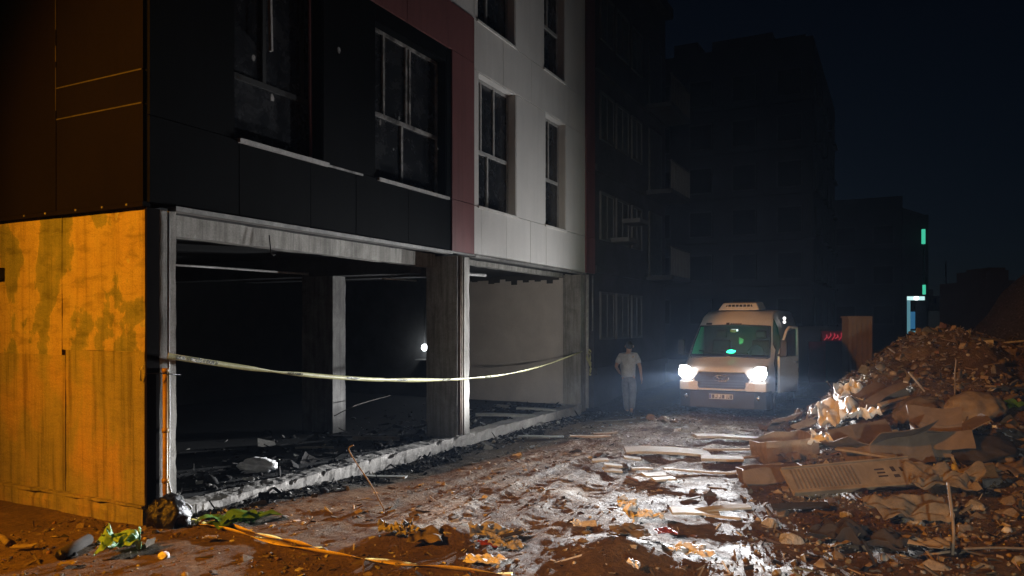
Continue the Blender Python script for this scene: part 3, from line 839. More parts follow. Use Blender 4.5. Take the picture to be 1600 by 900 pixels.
# bumper and nose
part('bumper', BLKP, van, lambda m: m.prism([(.16, -1.0), (.02, -.94), (-.07, -.7), (-.1, 0), (-.07, .7), (.02, .94), (.16, 1.0), (.4, 1.02), (.4, -1.02)], .2, .60, axis='z'), bevel=.03)
for s in (-1, 1):
    part('bumper_corner', PAINT, van, lambda m: m.prism([(.16, s * .99), (-.02, s * .945), (-.085, s * .72), (-.095, s * .52), (.1, s * .52)], .603, .80, axis='z'), bevel=.015)
    part('fog_lamp', CHROME, van, lambda m: m.tube([(-.075, s * .78, .45), (-.04, s * .78, .45)], .05, 10))
GRP = [(-.62, .86), (-.50, .63), (.50, .63), (.62, .86), (.50, 1.03), (-.50, 1.03)]
gr = part('grille', BLKP, van, lambda m: m.prism(GRP, -.075, .05, axis='x'))
part('grille_rim', PAINT, gr, lambda m: m.tube([(-.075, y, z) for y, z in GRP + GRP[:1]], .022, 6))
for z in (.70, .76, .82, .94, .98): part('grille_bar', simple('grey_bar', (.05, .05, .052), None, .4, 9, 0), gr, lambda m: m.bar((-.085, -.48, z), (-.085, .48, z), .015, .022))
em = MB(); em.tube([(-.10, .16 * math.cos(t * math.pi / 10), .88 + .065 * math.sin(t * math.pi / 10)) for t in range(21)], .008, 5)
em.build('badge_rim', CHROME, gr)
part('badge_script', CHROME, gr, lambda m: m.tube([(-.102, .12, .87), (-.102, .08, .91), (-.102, .05, .86), (-.102, .0, .885), (-.102, -.03, .86), (-.102, -.06, .9), (-.102, -.12, .87)], .010, 5))
pl = part('number_plate', simple('plate_white', (.7, .7, .68), (.6, .6, .58), .5, 3, 0), van, lambda m: m.box(-.125, -.105, -.26, .26, .42, .53))
part('plate_band', simple('plate_blue', (.05, .1, .5), None, .5, 3, 0), pl, lambda m: m.box(-.129, -.1255, .215, .255, .43, .52))
pt_ = MB()
for y, w_, k in ((.17, .05, 0), (.10, .05, 1), (.02, .05, 2), (-.05, .05, 0), (-.13, .02, 1), (-.17, .03, 2), (-.22, .04, 0)):
    pt_.box(-.129, -.1255, y - w_ / 2, y + w_ / 2, .435, .455 if k else .515)
    if k: pt_.box(-.129, -.1255, y - w_ / 2, y - w_ / 2 + .015, .456, .515)
pt_.build('plate_characters', PRINT, pl)
for s in (-1, 1):
    hp = [(s * .62, .86), (s * .68, .80), (s * .86, .84), (s * .97, .98), (s * .96, 1.16), (s * .90, 1.17), (s * .70, 1.06)]
    hl = part('headlight', CHROME, van, lambda m: m.prism(hp, -.03, .2, axis='x'))
    cl = Vector((-.05, s * .81, 1.0))
    part('lit_reflector', HSOFT, hl, lambda m: m.prism([(a + (s * .80 - a) * .12, b + (1.0 - b) * .12) for a, b in hp], -.045, -.031, axis='x'))
    part('lit_lens', HLAMP, hl, lambda m: m.tube([cl, cl + Vector((-.03, 0, 0)), cl + Vector((-.05, 0, 0))], [.15, .135, .06], 18))
    for nm, pw, ang, bl, dn, sd in (('low_beam', 9500, 112, 1.0, -.046, .0 if s > 0 else -.22), ('mid_beam', 2300, 116, 1.0, .14, .0), ('beam_spill', 470, 150, 1.0, .45, .2)):
        sd_ = bpy.data.lights.new(nm, 'SPOT'); sd_.energy = pw; sd_.spot_size = R(ang); sd_.spot_blend = bl; sd_.shadow_soft_size = .06; sd_.color = (.95, .97, 1.0)
        so = bpy.data.objects.new(nm, sd_); C.objects.link(so); so.parent = van; so.location = (-.16, s * .81, 1.0)
        if nm != 'beam_spill': so.scale = (1, .10 if nm == 'low_beam' else .34, 1)
        so.rotation_euler = Vector((-1, sd, dn)).to_track_quat('-Z', 'Y').to_euler()
    mr = part('side_mirror', BLKP, van, lambda m: m.hexa([(.95, s * 1.08, 1.32), (.95, s * 1.26, 1.34), (1.07, s * 1.26, 1.34), (1.07, s * 1.08, 1.32), (.97, s * 1.1, 1.72), (.97, s * 1.25, 1.70), (1.07, s * 1.25, 1.70), (1.07, s * 1.1, 1.72)]), bevel=.03)
    part('mirror_arm', BLKP, mr, lambda m: m.bar((1.02, s * 1.0, 1.36), (1.02, s * 1.1, 1.38), .06, .05))
    for x in (.85, 4.5):
        w_ = part('wheel', RUB, van, lambda m: m.tube([(x, s * .80, .36), (x, s * .82, .36), (x, s * .98, .36), (x, s * 1.0, .36)], [.30, .35, .35, .30], 20))
        part('rim', CHROME, w_, lambda m: m.tube([(x, s * 1.0, .36), (x, s * 1.015, .36)], .2, 14))
# roof pod, header marks
pod = part('roof_air_unit', PAINT, van, lambda m: m.hexa([(1.95, -.50, 2.42), (1.95, .50, 2.42), (3.0, .5, 2.46), (3.0, -.5, 2.46), (2.12, -.40, 2.60), (2.12, .40, 2.60), (3.0, .42, 2.64), (3.0, -.42, 2.64)]), bevel=.03)
part('louvre', BLKP, pod, lambda m: m.hexa([(2.02, -.33, 2.49), (2.02, .33, 2.49), (2.05, .33, 2.49), (2.05, -.33, 2.49), (2.068, -.30, 2.56), (2.068, .30, 2.56), (2.09, .30, 2.56), (2.09, -.30, 2.56)]))
for k in range(7): part('louvre_fin', PAINT, pod, lambda m: m.bar((2.015, -.27 + k * .09, 2.485), (2.06, -.27 + k * .09, 2.565), .018, .02))
def header(y, w, h, name, dz=0):
    x = 1.545; z = 2.085 + dz
    return part(name, PRINT, van, lambda m: m.hexa([(x - .035 - h * .4, y - w / 2, z - h / 2), (x - .035 - h * .4, y + w / 2, z - h / 2), (x, y + w / 2, z - h / 2), (x, y - w / 2, z - h / 2), (x - .035 + h * .4, y - w / 2, z + h / 2), (x - .035 + h * .4, y + w / 2, z + h / 2), (x + .03, y + w / 2, z + h / 2), (x + .03, y - w / 2, z + h / 2)]))
header(.62, .13, .05, 'marker_lamp'); header(.17, .07, .055, 'header_emblem')
for k in range(6): header(.09 - k * .045, .028, .03, 'header_letter')
# cabin
cab = part('cabin_floor', BLKP, van, lambda m: m.box(.7, 2.5, -.95, .95, .5, .56))
part('bulkhead', BLKP, cab, lambda m: m.box(2.45, 2.5, -.95, .95, .56, 2.2))
part('dashboard', simple('dash_grey', (.12, .12, .12), (.08, .08, .08), .7), cab, lambda m: m.hexa([(.85, -.85, .9), (.85, .85, .9), (1.35, .85, .9), (1.35, -.85, .9), (.85, -.85, 1.30), (.85, .85, 1.30), (1.32, .85, 1.33), (1.32, -.85, 1.33)]))
for y in (-.48, .48):
    st_ = part('seat', BLKP, cab, lambda m: m.box(1.75, 2.25, y - .25, y + .25, .9, 1.1), bevel=.05)
    part('seat_back', BLKP, st_, lambda m: m.hexa([(2.15, y - .25, 1.1), (2.15, y + .25, 1.1), (2.3, y + .25, 1.1), (2.3, y - .25, 1.1), (2.28, y - .22, 1.68), (2.28, y + .22, 1.68), (2.4, y + .22, 1.68), (2.4, y - .22, 1.68)]), bevel=.04)
    part('headrest', BLKP, st_, lambda m: m.box(2.27, 2.38, y - .13, y + .13, 1.72, 1.92), bevel=.04)
swh = MB(); swh.tube([(1.5 + .1 * math.sin(t * math.pi / 10), -.48 + .19 * math.cos(t * math.pi / 10), 1.38 + .19 * math.sin(t * math.pi / 10)) for t in range(21)], .018, 6); swh.build('steering_wheel', BLKP, cab)
part('cabin_mirror', CHROME, cab, lambda m: m.box(1.45, 1.47, -.04, .1, 1.88, 1.95))
part('hanging_paper', simple('cream_paper', (.5, .35, .22), None, .8, 6, 0), cab, lambda m: m.hexa([(1.3, -.22, 1.63), (1.3, -.14, 1.60), (1.32, -.14, 1.60), (1.32, -.22, 1.63), (1.3, -.24, 1.72), (1.3, -.13, 1.77), (1.32, -.13, 1.77), (1.32, -.24, 1.72)]))
part('dome_light', emit('dome_glow', (.9, .95, 1), 2.5), cab, lambda m: m.tube([(1.62, -.05, 1.93), (1.62, .1, 1.93)], .025, 8))
gl = part('green_beacon', emit('green_beacon_glow', (.03, 1.0, .45), 14.0), cab, lambda m: m.tube([(1.06, -.09, 1.43), (1.04, 0, 1.435), (1.06, .1, 1.43)], [.03, .04, .025], 10))
ld = bpy.data.lights.new('green_light', 'POINT'); ld.energy = 14; ld.color = (.02, 1, .4); ld.shadow_soft_size = .05
lo = bpy.data.objects.new('green_light', ld); C.objects.link(lo); lo.parent = van; lo.location = (1.12, 0, 1.5)
# door ajar on the driver's flank
hx, hy, da = 1.02, -1.03, R(17)
def dp(l, z, o=0): return (hx + l * math.cos(da) - o * math.sin(da), hy - l * math.sin(da) - o * math.cos(da), z)
dr = MB()
dr.hexa([dp(0, .5), dp(1.02, .5), dp(1.02, .5, .06), dp(0, .5, .06), dp(0, 1.33), dp(1.02, 1.33), dp(1.02, 1.33, .06), dp(0, 1.33, .06)])
dro = dr.build('front_door', PAINT, van, bevel=.02)
part('door_frame', PAINT, dro, lambda m: m.tube([dp(.02, 1.33, .03), dp(.2, 1.62, .03), dp(.42, 1.92, .03), dp(.55, 2.0, .03), dp(.98, 2.0, .03), dp(1.0, 1.9, .03), dp(1.0, 1.33, .03)], .032, 8))
part('door_glass', VGLASS, dro, lambda m: m.add([dp(.04, 1.33, .03), dp(.42, 1.9, .03), dp(.97, 1.98, .03), dp(.98, 1.33, .03)], [(0, 1, 2, 3)]))
part('door_handle', CHROME, dro, lambda m: m.bar(dp(.8, 1.18, .075), dp(.95, 1.18, .075), .025, .04))
part('cargo_side_rail', BLKP, van, lambda m: m.box(2.6, 5.3, -1.05, -1.021, .75, .85))
for z in (2.02, 1.93): part('side_marker', WHT, van, lambda m: m.tube([(2.3, -1.02, z + .2), (2.28, -1.04, z + .2)], .035, 8))

# ------------------------------------------------------------------ person walking away
mp_, md = hit(982, 649, 12)
man = empty('person', (mp_.x, mp_.y, gz(mp_.x, mp_.y)), A - R(90) - R(10), 'person in grey short-sleeved shirt and light trousers walking away by the facade corner', 'person')
SKIN = simple('skin', (.42, .24, .17), (.34, .19, .13), .6, 20, .1)
SHIRT = simple('grey_shirt', (.45, .43, .42), (.31, .30, .29), .9, 9, .3, .02)
TROU = simple('light_trousers', (.22, .215, .235), (.14, .14, .155), .9, 8, .3, .02)
HAIR = simple('dark_hair', (.015, .012, .011), (.008, .007, .006), .7, 60, .3)
SHOE = simple('dark_shoes', (.03, .028, .028), (.015, .015, .015), .6)
def skin(name, verts, edges, rad, mat, parent, sub=2, root=0):
    me = bpy.data.meshes.new(name)
    me.from_pydata(verts, edges, [])
    o = link(name, me, parent); me.materials.append(mat)
    o.modifiers.new('skin', 'SKIN').use_smooth_shade = True
    sv = me.skin_vertices[0].data
    for i, r_ in enumerate(rad): sv[i].radius = r_ if isinstance(r_, tuple) else (r_, r_)
    sv[root].use_root = True
    s = o.modifiers.new('sub', 'SUBSURF'); s.levels = s.render_levels = sub
    return o
# local frame: +x right, +y walking direction, +z up
J = dict(pel=(0, 0, .93), sp=(-.01, .02, 1.10), ch=(-.012, .04, 1.30), nk=(-.005, .06, 1.45), hb=(.012, .075, 1.53), hc=(.018, .085, 1.62), ht=(.018, .09, 1.70),
         ls=(-.19, .06, 1.395), le=(-.295, -.02, 1.15), lw=(-.235, .18, 1.03), rs=(.175, .02, 1.41), re=(.275, -.06, 1.14), rw=(.30, .04, .90),
         lh=(-.095, 0, .90), lk=(-.06, .20, .52), la=(-.03, .12, .10), lt=(-.03, .27, .035), rh=(.095, 0, .90), rk=(.10, .02, .50), ra=(.07, -.24, .15), rt=(.08, -.12, .05))
names = list(J)
vb = [J[k] for k in names]
ix = {k: i for i, k in enumerate(names)}
ed = [('pel', 'sp'), ('sp', 'ch'), ('ch', 'nk'), ('nk', 'hb'), ('hb', 'hc'), ('hc', 'ht'), ('ch', 'ls'), ('ls', 'le'), ('le', 'lw'), ('ch', 'rs'), ('rs', 're'), ('re', 'rw'), ('pel', 'lh'), ('lh', 'lk'), ('lk', 'la'), ('la', 'lt'), ('pel', 'rh'), ('rh', 'rk'), ('rk', 'ra'), ('ra', 'rt')]
rad = dict(pel=(.15, .11), sp=(.14, .10), ch=(.165, .11), nk=(.058, .06), hb=(.062, .07), hc=(.078, .095), ht=(.06, .075), ls=.06, le=.042, lw=.028, rs=.06, re=.042, rw=.028, lh=.085, lk=.058, la=.038, lt=.03, rh=.085, rk=.058, ra=.038, rt=.03)
E_ = [(ix[a], ix[b]) for a, b in ed]
rr = [rad[k] for k in names]
# hands: palm and five fingers rooted in the palm
for s, w_ in ((-1, 'lw'), (1, 'rw')):
    wv = Vector(J[w_]); d_ = (wv - Vector(J['le' if s < 0 else 're'])).normalized()
    side = Vector((0, 1, 0)) - d_ * d_.y; side.normalize()
    vb.append(tuple(wv + d_ * .07)); rr.append((.022, .038)); pi_ = len(vb) - 1; E_.append((ix[w_], pi_))
    for k, (o_, l_) in enumerate(((-.03, .06), (-.01, .075), (.01, .08), (.03, .07), (.045, .045))):
        k0 = wv + d_ * (.10 if k < 4 else .05) + side * o_
        k1 = k0 + d_ * l_ * .6 + side * (.02 if k == 4 else 0); k2 = k1 + d_ * l_ * .4 + Vector((-s * .02, .01, 0))
        b = len(vb); vb += [tuple(k0), tuple(k1), tuple(k2)]; rr += [.010, .009, .007]
        E_ += [(pi_, b), (b, b + 1), (b + 1, b + 2)]
skin('body', vb, E_, rr, SKIN, man)
sh_v = [(0, .0, .885), J['sp'], J['ch'], (0, .02, 1.42), J['ls'], (-.27, .0, 1.21), J['rs'], (.25, -.03, 1.21)]
skin('shirt', sh_v, [(0, 1), (1, 2), (2, 3), (2, 4), (4, 5), (2, 6), (6, 7)], [(.20, .15), (.185, .135), (.215, .14), (.085, .08), .092, .074, .092, .074], SHIRT, man, 2, 1)
skin('trousers', [(0, 0, .96), (0, 0, .88), J['lh'], J['lk'], (-.032, .125, .09), J['rh'], J['rk'], (.072, -.225, .15)], [(0, 1), (1, 2), (2, 3), (3, 4), (1, 5), (5, 6), (6, 7)], [(.17, .13), (.175, .135), .125, .095, .08, .125, .095, .08], TROU, man, 2, 1)
for a_, b_ in (('la', 'lt'), ('ra', 'rt')):
    q = Vector(J[a_]); t_ = Vector(J[b_])
    skin('shoe', [(q.x, q.y - .03, .055), (q.x, q.y + .06, .05), (t_.x, t_.y + .06, .035)], [(0, 1), (1, 2)], [.05, .05, .035], SHOE, man, 2)
hm = bmesh.new(); bmesh.ops.create_icosphere(hm, subdivisions=3, radius=1)
for v in list(hm.verts):
    n_ = v.co.copy(); k = 1 + .07 * mnoise.noise(n_ * 5)
    v.co = Vector((n_.x * .088 * k + .018, n_.y * .106 * k + .072, n_.z * .107 * k + 1.652))
bmesh.ops.delete(hm, geom=[v for v in hm.verts if v.co.z < 1.552 or (v.co.y > .13 and v.co.z < 1.67)], context='VERTS')
me = bpy.data.meshes.new('hair'); hm.to_mesh(me); hm.free(); me.materials.append(HAIR)
link('hair', me, man)
for s in (-1, 1): part('ear', SKIN, man, lambda m: m.tube([(s * .084 + .018, .065, 1.60), (s * .1 + .018, .055, 1.625), (s * .092 + .018, .065, 1.655)], [.008, .014, .009], 6))
part('face', SKIN, man, lambda m: m.tube([(.018, .17, 1.64), (.018, .193, 1.605), (.018, .175, 1.595)], [.008, .013, .01], 6).tube([(-.007, .17, 1.565), (.043, .17, 1.565)], .008, 5).tube([(-.022, .165, 1.635), (-.007, .17, 1.637)], .008, 5).tube([(.043, .17, 1.637), (.058, .165, 1.635)], .008, 5))

# ------------------------------------------------------------------ street lamp behind the photographer's left
LX, LY, LZ = -8.8, 1.9, 6.6
sl = empty('street_lamp', (LX - .2, LY + 1.5, 0), 0, 'orange street lamp on a grey pole outside the frame at left', 'street lamp')
part('pole', METAL, sl, lambda m: m.tube([(0, 0, 0), (0, 0, 5.6), (.02, -.2, 6.5), (.1, -.9, 6.85), (.2, -1.35, 6.85)], [.09, .06, .05, .04, .035], 10))
part('lamp_head', METAL, sl, lambda m: m.hexa([(.1, -1.8, 6.74), (.3, -1.8, 6.74), (.3, -1.25, 6.76), (.1, -1.25, 6.76), (.12, -1.75, 6.86), (.28, -1.75, 6.86), (.28, -1.3, 6.9), (.12, -1.3, 6.9)]))
part('lamp_glass', emit('sodium_glow', (1, .42, .05), 12), sl, lambda m: m.box(.12, .28, -1.74, -1.32, 6.70, 6.738))
ld = bpy.data.lights.new('sodium_light', 'SPOT'); ld.energy = 9600; ld.color = (1.0, .36, .008); ld.spot_size = R(64); ld.spot_blend = .85; ld.shadow_soft_size = .15
lo = bpy.data.objects.new('sodium_light', ld); C.objects.link(lo); lo.parent = sl; lo.location = (.2, -1.5, 6.62)
lo.rotation_euler = (Vector((4.6, -3.3, 0)) - Vector((LX, LY, LZ))).to_track_quat('-Z', 'Y').to_euler()

# ------------------------------------------------------------------ added tripod light behind the photographer, for unseen vehicle headlights, pointing down the alley
WL = Vector((-9.6, -9.6, 1.55))
wl = empty('added_work_light', (WL.x, WL.y, 0), 0, 'tripod work light added for unseen headlights behind the photographer, outside the frame', 'work light')
for k in range(3):
    a_ = k * 2.094 + .4; part('leg', BLKP, wl, lambda m: m.tube([(0, 0, 1.0), (.5 * math.cos(a_), .5 * math.sin(a_), 0)], .015, 6))
part('mast', METAL, wl, lambda m: m.tube([(0, 0, .8), (0, 0, 1.5)], .018, 8))
wd_ = (Vector((12.0, -2.9, 1.4)) - WL).normalized()
part('lamp_head', BLKP, wl, lambda m: m.bar(Vector((0, 0, 1.55)) - wd_ * .1, Vector((0, 0, 1.55)) + wd_ * .02, .34, .24))
part('lamp_glass', emit('work_glow', (1, .96, .88), 6), wl, lambda m: m.bar(Vector((0, 0, 1.55)) + wd_ * .021, Vector((0, 0, 1.55)) + wd_ * .026, .28, .18))
ld = bpy.data.lights.new('added_work_beam', 'SPOT'); ld.energy = 3500; ld.color = (1, .93, .80); ld.spot_size = R(34); ld.spot_blend = 1.0; ld.shadow_soft_size = .1
lo = bpy.data.objects.new('added_work_beam', ld); C.objects.link(lo); lo.parent = wl; lo.location = Vector((0, 0, 1.55)) + wd_ * .06
lo.rotation_euler = wd_.to_track_quat('-Z', 'Y').to_euler()

# ------------------------------------------------------------------ barrier tape across the front
def resample(pts, n):
    pts = [Vector(p) for p in pts]
    out = []
    for i in range(n):
        t = i / (n - 1) * (len(pts) - 1); k = min(int(t), len(pts) - 2); f = t - k
        p0, p1, p2, p3 = pts[max(k - 1, 0)], pts[k], pts[k + 1], pts[min(k + 2, len(pts) - 1)]
        out.append(.5 * ((2 * p1) + (p2 - p0) * f + (2 * p0 - 5 * p1 + 4 * p2 - p3) * f * f + (3 * p1 - p0 - 3 * p2 + p3) * f ** 3))
    return out
def ribbon(pts, w, tw, mat, name, n=160, label=None, cat=None, parent=None):
    P = resample(pts, n)
    vs, fs, fr = [], [], []
    for i, p in enumerate(P):
        d = (P[min(i + 1, n - 1)] - P[max(i - 1, 0)]).normalized()
        s = d.cross(UP).normalized(); u = s.cross(d)
        a = tw(i / (n - 1)); ww = w(i / (n - 1)) if callable(w) else w
        e = (u * math.cos(a) + s * math.sin(a)) * ww / 2
        nn = d.cross(e).normalized()
        fr.append((p, e, nn))
        vs += [p - e, p + nn * ww * .06, p + e]
    for i in range(n - 1):
        b = i * 3
        fs += [(b, b + 1, b + 4, b + 3), (b + 1, b + 2, b + 5, b + 4)]
    mb = MB(); mb.add(vs, fs, 0, True)
    o = mb.build(name, mat, parent, label=label, cat=cat)
    s_ = o.modifiers.new('solid', 'SOLIDIFY'); s_.thickness = .0015
    return o, fr, P
tp = [onY(262, 556, -.13), onY(300, 562, -.14), onY(360, 571, -.14), onY(430, 581, -.15), onY(520, 589, -.15), onY(600, 593.5, -.15), onY(690, 593.5, -.14), onY(735, 591, -.12), onY(790, 585, -.13), onY(850, 571, -.13), onY(910, 549, -.12)]
def tww(t): return .05 if t < .22 else (.45 * math.sin((t - .22) * 22) * math.exp(-(t - .3) ** 2 * 60) + .35 * t)
tape, fr, P = ribbon(tp, lambda t: .062 - .012 * t - .028 * math.exp(-((t - .3) / .03) ** 2) - .02 * (t > .62) + .012 * math.sin(t * 60) * (t > .5), tww, TAPEM, 'barrier_tape', 200, 'yellow barrier tape strung across the open ground floor between columns', 'barrier tape')
def lay_text(txt, s0, size, parent, fr, P):
    cu = bpy.data.curves.new('t', 'FONT'); cu.body = txt; cu.size = size; cu.align_y = 'CENTER'; cu.offset = .002
    to = bpy.data.objects.new('t', cu); C.objects.link(to)
    dg = bpy.context.evaluated_depsgraph_get()
    me = bpy.data.meshes.new_from_object(to.evaluated_get(dg))
    C.objects.unlink(to); bpy.data.objects.remove(to)
    L = [0]
    for a, b in zip(P, P[1:]): L.append(L[-1] + (b - a).length)
    for v in me.vertices:
        s = s0 + v.co.x; k = int(np.clip(np.searchsorted(L, s) - 1, 0, len(L) - 2)); f = (s - L[k]) / (L[k + 1] - L[k])
        p = fr[k][0].lerp(fr[k + 1][0], f); e = fr[k][1].normalized(); nn = fr[k][2]
        if nn.dot(Vector((CX, CY, CAM_H)) - p) < 0: nn = -nn
        v.co = p + e * v.co.y + nn * .006
    me.materials.clear(); me.materials.append(BBAG)
    return link('tape_lettering', me, parent)
lay_text('DUR // POLİS // DUR //', .10, .056, tape, fr, P)
for s0_ in (1.75, 2.9, 4.1, 5.4, 6.9): lay_text('POLİS // DUR //', s0_, .04, tape, fr, P)
tk = empty('tape_knot', (12.2, -.1, 1.2), 0, 'crumpled yellow tape knot tied round the far column', 'tape knot')
for k in range(5):
    a_ = rng.uniform(-.08, .02)
    o_, _, _ = ribbon([(.08 * math.cos(k), -.04, .25 - k * .05), (.12, -.07 + a_ * .3, .18 - k * .1), (.15 + a_, -.05, .02 - k * .1), (.13, -.09, -.1 - k * .07)], .04, lambda t: t * 3 + k, TAPEM, 'tape_loop', 14, parent=tk)
o_, _, _ = ribbon([(-.045, .06, 1.66), (-.07, .0, 1.6), (-.06, -.06, 1.58), (.08, -.12, 1.575), (.2, -.15, 1.56), (.31, -.135, 1.54)], .012, lambda t: t * 4, BBAG, 'tape_tail', 30, 'twisted dark tape end wrapped round the building corner', 'tape end')
# fallen tape on the dirt
def onto(px, py, lift=.02):
    p, _ = hit(px, py); return Vector((p.x, p.y, gz(p.x, p.y) + lift))
g1 = [onto(*q) for q in ((284, 812), (320, 822), (370, 834), (420, 848), (480, 862), (560, 875), (640, 886), (720, 894), (800, 902))]
ribbon(g1, .085, lambda t: 1.2 + .5 * math.sin(t * 20), TAPEG, 'fallen_tape', 120, 'long dirty yellow tape lying on the dirt in the foreground', 'barrier tape')
g2 = [onto(*q) for q in ((300, 812), (340, 818), (385, 832), (430, 843), (470, 853), (500, 861))]
ribbon(g2, .06, lambda t: 1.0 + .6 * math.sin(t * 14), TAPEG, 'fallen_tape', 60, 'shorter yellow tape strand beside the long fallen tape', 'barrier tape')

# ------------------------------------------------------------------ debris: scattered small pieces (too many to count)
def shard(kind, r_):
    if kind == 'sheet':
        g = 4; vs = [(i / 3 - .5, j / 3 - .5, (r_.rand() - .5) * .35) for i in range(g) for j in range(g)]
        fs = [(i * g + j, (i + 1) * g + j, (i + 1) * g + j + 1, i * g + j + 1) for i in range(g - 1) for j in range(g - 1)]
    elif kind == 'chunk':
        g = (1 + 5 ** .5) / 2
        vs = [np.array(p) / 1.9 * .5 * (1 + (r_.rand(3) - .5) * .5) for p in ((-1, g, 0), (1, g, 0), (-1, -g, 0), (1, -g, 0), (0, -1, g), (0, 1, g), (0, -1, -g), (0, 1, -g), (g, 0, -1), (g, 0, 1), (-g, 0, -1), (-g, 0, 1))]
        fs = [(0, 11, 5), (0, 5, 1), (0, 1, 7), (0, 7, 10), (0, 10, 11), (1, 5, 9), (5, 11, 4), (11, 10, 2), (10, 7, 6), (7, 1, 8), (3, 9, 4), (3, 4, 2), (3, 2, 6), (3, 6, 8), (3, 8, 9), (4, 9, 5), (2, 4, 11), (6, 2, 10), (8, 6, 7), (9, 8, 1)]
    else:
        c = [(-1, -1, -1), (1, -1, -1), (1, 1, -1), (-1, 1, -1), (-1, -1, 1), (1, -1, 1), (1, 1, 1), (-1, 1, 1)]
        j = {'chunk': .32, 'slab': .2, 'stick': .12}[kind]
        vs = [tuple(np.array(p) * .5 * (1 + (r_.rand(3) - .5) * 2 * j)) for p in c]
        fs = [(0, 3, 2, 1), (4, 5, 6, 7), (0, 1, 5, 4), (1, 2, 6, 5), (2, 3, 7, 6), (3, 0, 4, 7)]
    return np.array(vs, float), fs
LIB = {k: [shard(k, nrs) for _ in range(6)] for k in ('chunk', 'slab', 'stick', 'sheet')}
PAL0 = {'brown': (.16, .122, .08), 'tan': (.31, .25, .165), 'dark': (.035, .03, .027), 'grey': (.24, .23, .21), 'pale': (.55, .53, .49), 'rust': (.18, .10, .06), 'olive': (.16, .14, .085), 'card': (.25, .185, .12), 'soot_shade': (.02, .019, .018)}
PAL = {k: tuple(x * (.95 if k not in ('pale', 'grey', 'soot_shade') else 1) for x in v) for k, v in PAL0.items()}
def scatter(name, pos, size, kinds, cols, label, cat, sink=.25, flat=.5):
    V, F, K, SM = [], [], [], 0
    kn, kw = zip(*kinds.items()); cn, cw = zip(*cols.items())
    ks = nrs.choice(len(kn), len(pos), p=np.array(kw) / sum(kw)); cs = nrs.choice(len(cn), len(pos), p=np.array(cw) / sum(cw))
    fl, col = [], []
    b = 0
    for i, (x, y, z) in enumerate(pos):
        k = kn[ks[i]]; vs, fs = LIB[k][nrs.randint(6)]
        s = size[i]
        sc = {'chunk': (s, s * nrs.uniform(.6, 1), s * nrs.uniform(.45, .9)), 'slab': (s * 1.5, s * nrs.uniform(.7, 1.2), s * .16), 'stick': (s * nrs.uniform(2, 4.5), s * .22, s * .18), 'sheet': (s * 1.4, s * nrs.uniform(.7, 1.4), s * .9)}[k]
        p = vs * np.array(sc)
        e = Matrix.Rotation(nrs.rand() * 6.28, 3, 'Z') @ Matrix.Rotation(nrs.randn() * flat, 3, 'X') @ Matrix.Rotation(nrs.randn() * flat, 3, 'Y')
        p = p @ np.array(e).T + np.array((x, y, z + s * (.3 - sink)))
        V.append(p); fl += [tuple(b + q for q in f) for f in fs]; b += len(p)
        c = np.array(PAL[cn[cs[i]]]) * nrs.uniform(.65, 1.25)
        col.append(np.tile(np.append(c, 1), (len(p), 1)))
    V = np.concatenate(V); col = np.concatenate(col)
    me = bpy.data.meshes.new(name); me.from_pydata(V.tolist(), [], fl)
    ca = me.color_attributes.new('Col', 'FLOAT_COLOR', 'POINT'); ca.data.foreach_set('color', col.astype(np.float32).ravel())
    me.polygons.foreach_set('use_smooth', nrs.rand(len(me.polygons)) < 2)
    me.materials.append(RUBBLE); me.update()
    try: me.set_sharp_from_angle(angle=R(58))
    except Exception: pass
    return link(name, me, label=label, cat=cat, kind='stuff')
def field(n, x0, x1, y0, y1, dens):
    out = []
    while len(out) < n:
        xs = nrs.uniform(x0, x1, n * 2); ys = nrs.uniform(y0, y1, n * 2)
        k = nrs.rand(n * 2) < dens(xs, ys)
        zs = ground_z(xs, ys)
        out += list(zip(xs[k], ys[k], zs[k]))
    return out[:n]
P_ = field(18000, .0, 16, -11.5, -4.3, lambda x, y: np.clip(np.maximum(sstep(.02, .35, mound(x, y)), sstep(5.2, 6.3, -y)) * (fbm(x * 1.1, y * 1.1, 2, 31) * 1.3), 0, 1) * np.where(x < 6, 1, .6))
scatter('rubble_pile', P_, np.clip(nrs.lognormal(-3.15, .55, len(P_)), .016, .22) * np.where(np.array([q[0] for q in P_]) < 5, .7, 1), dict(chunk=6, slab=1.4, stick=1.6, sheet=2), dict(brown=5, tan=2, dark=2.4, grey=1.4, pale=.6, rust=1, olive=2, card=2), 'heap of mixed broken rubble, rags and splinters along the right side', 'rubble', .2, .7)
P_ = field(4200, -.5, 13, -6.2, -1.0, lambda x, y: np.clip(fbm(x * .8, y * .8, 3, 33) * 1.6 - .45, 0, 1))
scatter('alley_litter', P_, np.clip(nrs.lognormal(-3.75, .6, len(P_)), .008, .14), dict(chunk=4, slab=4, stick=3, sheet=2), dict(brown=5, tan=2, dark=1.2, grey=2, pale=2.6, rust=.5), 'small scraps and stones strewn over the alley floor', 'litter', .3, .3)
P_ = field(2400, .7, 12.8, -1.5, -.1, lambda x, y: sstep(.65 + .04 * np.clip(x, 0, 6), .1, -y) * .9)
scatter('charred_scraps', P_, np.clip(nrs.lognormal(-3.65, .6, len(P_)), .01, .13), dict(chunk=4, slab=2.5, stick=2, sheet=2.5), dict(soot_shade=6, dark=3, grey=2, pale=1.5, tan=.5), 'black charred scraps along the foot of the concrete floor edge', 'debris', .15, .5)
P_ = field(1800, -3.2, .6, -4.5, 1.0, lambda x, y: np.clip(fbm(x * 1.2, y * 1.2, 3, 35) * 1.7 - .4, 0, 1) * (y < np.where(x > -.1, -.12, 3)))
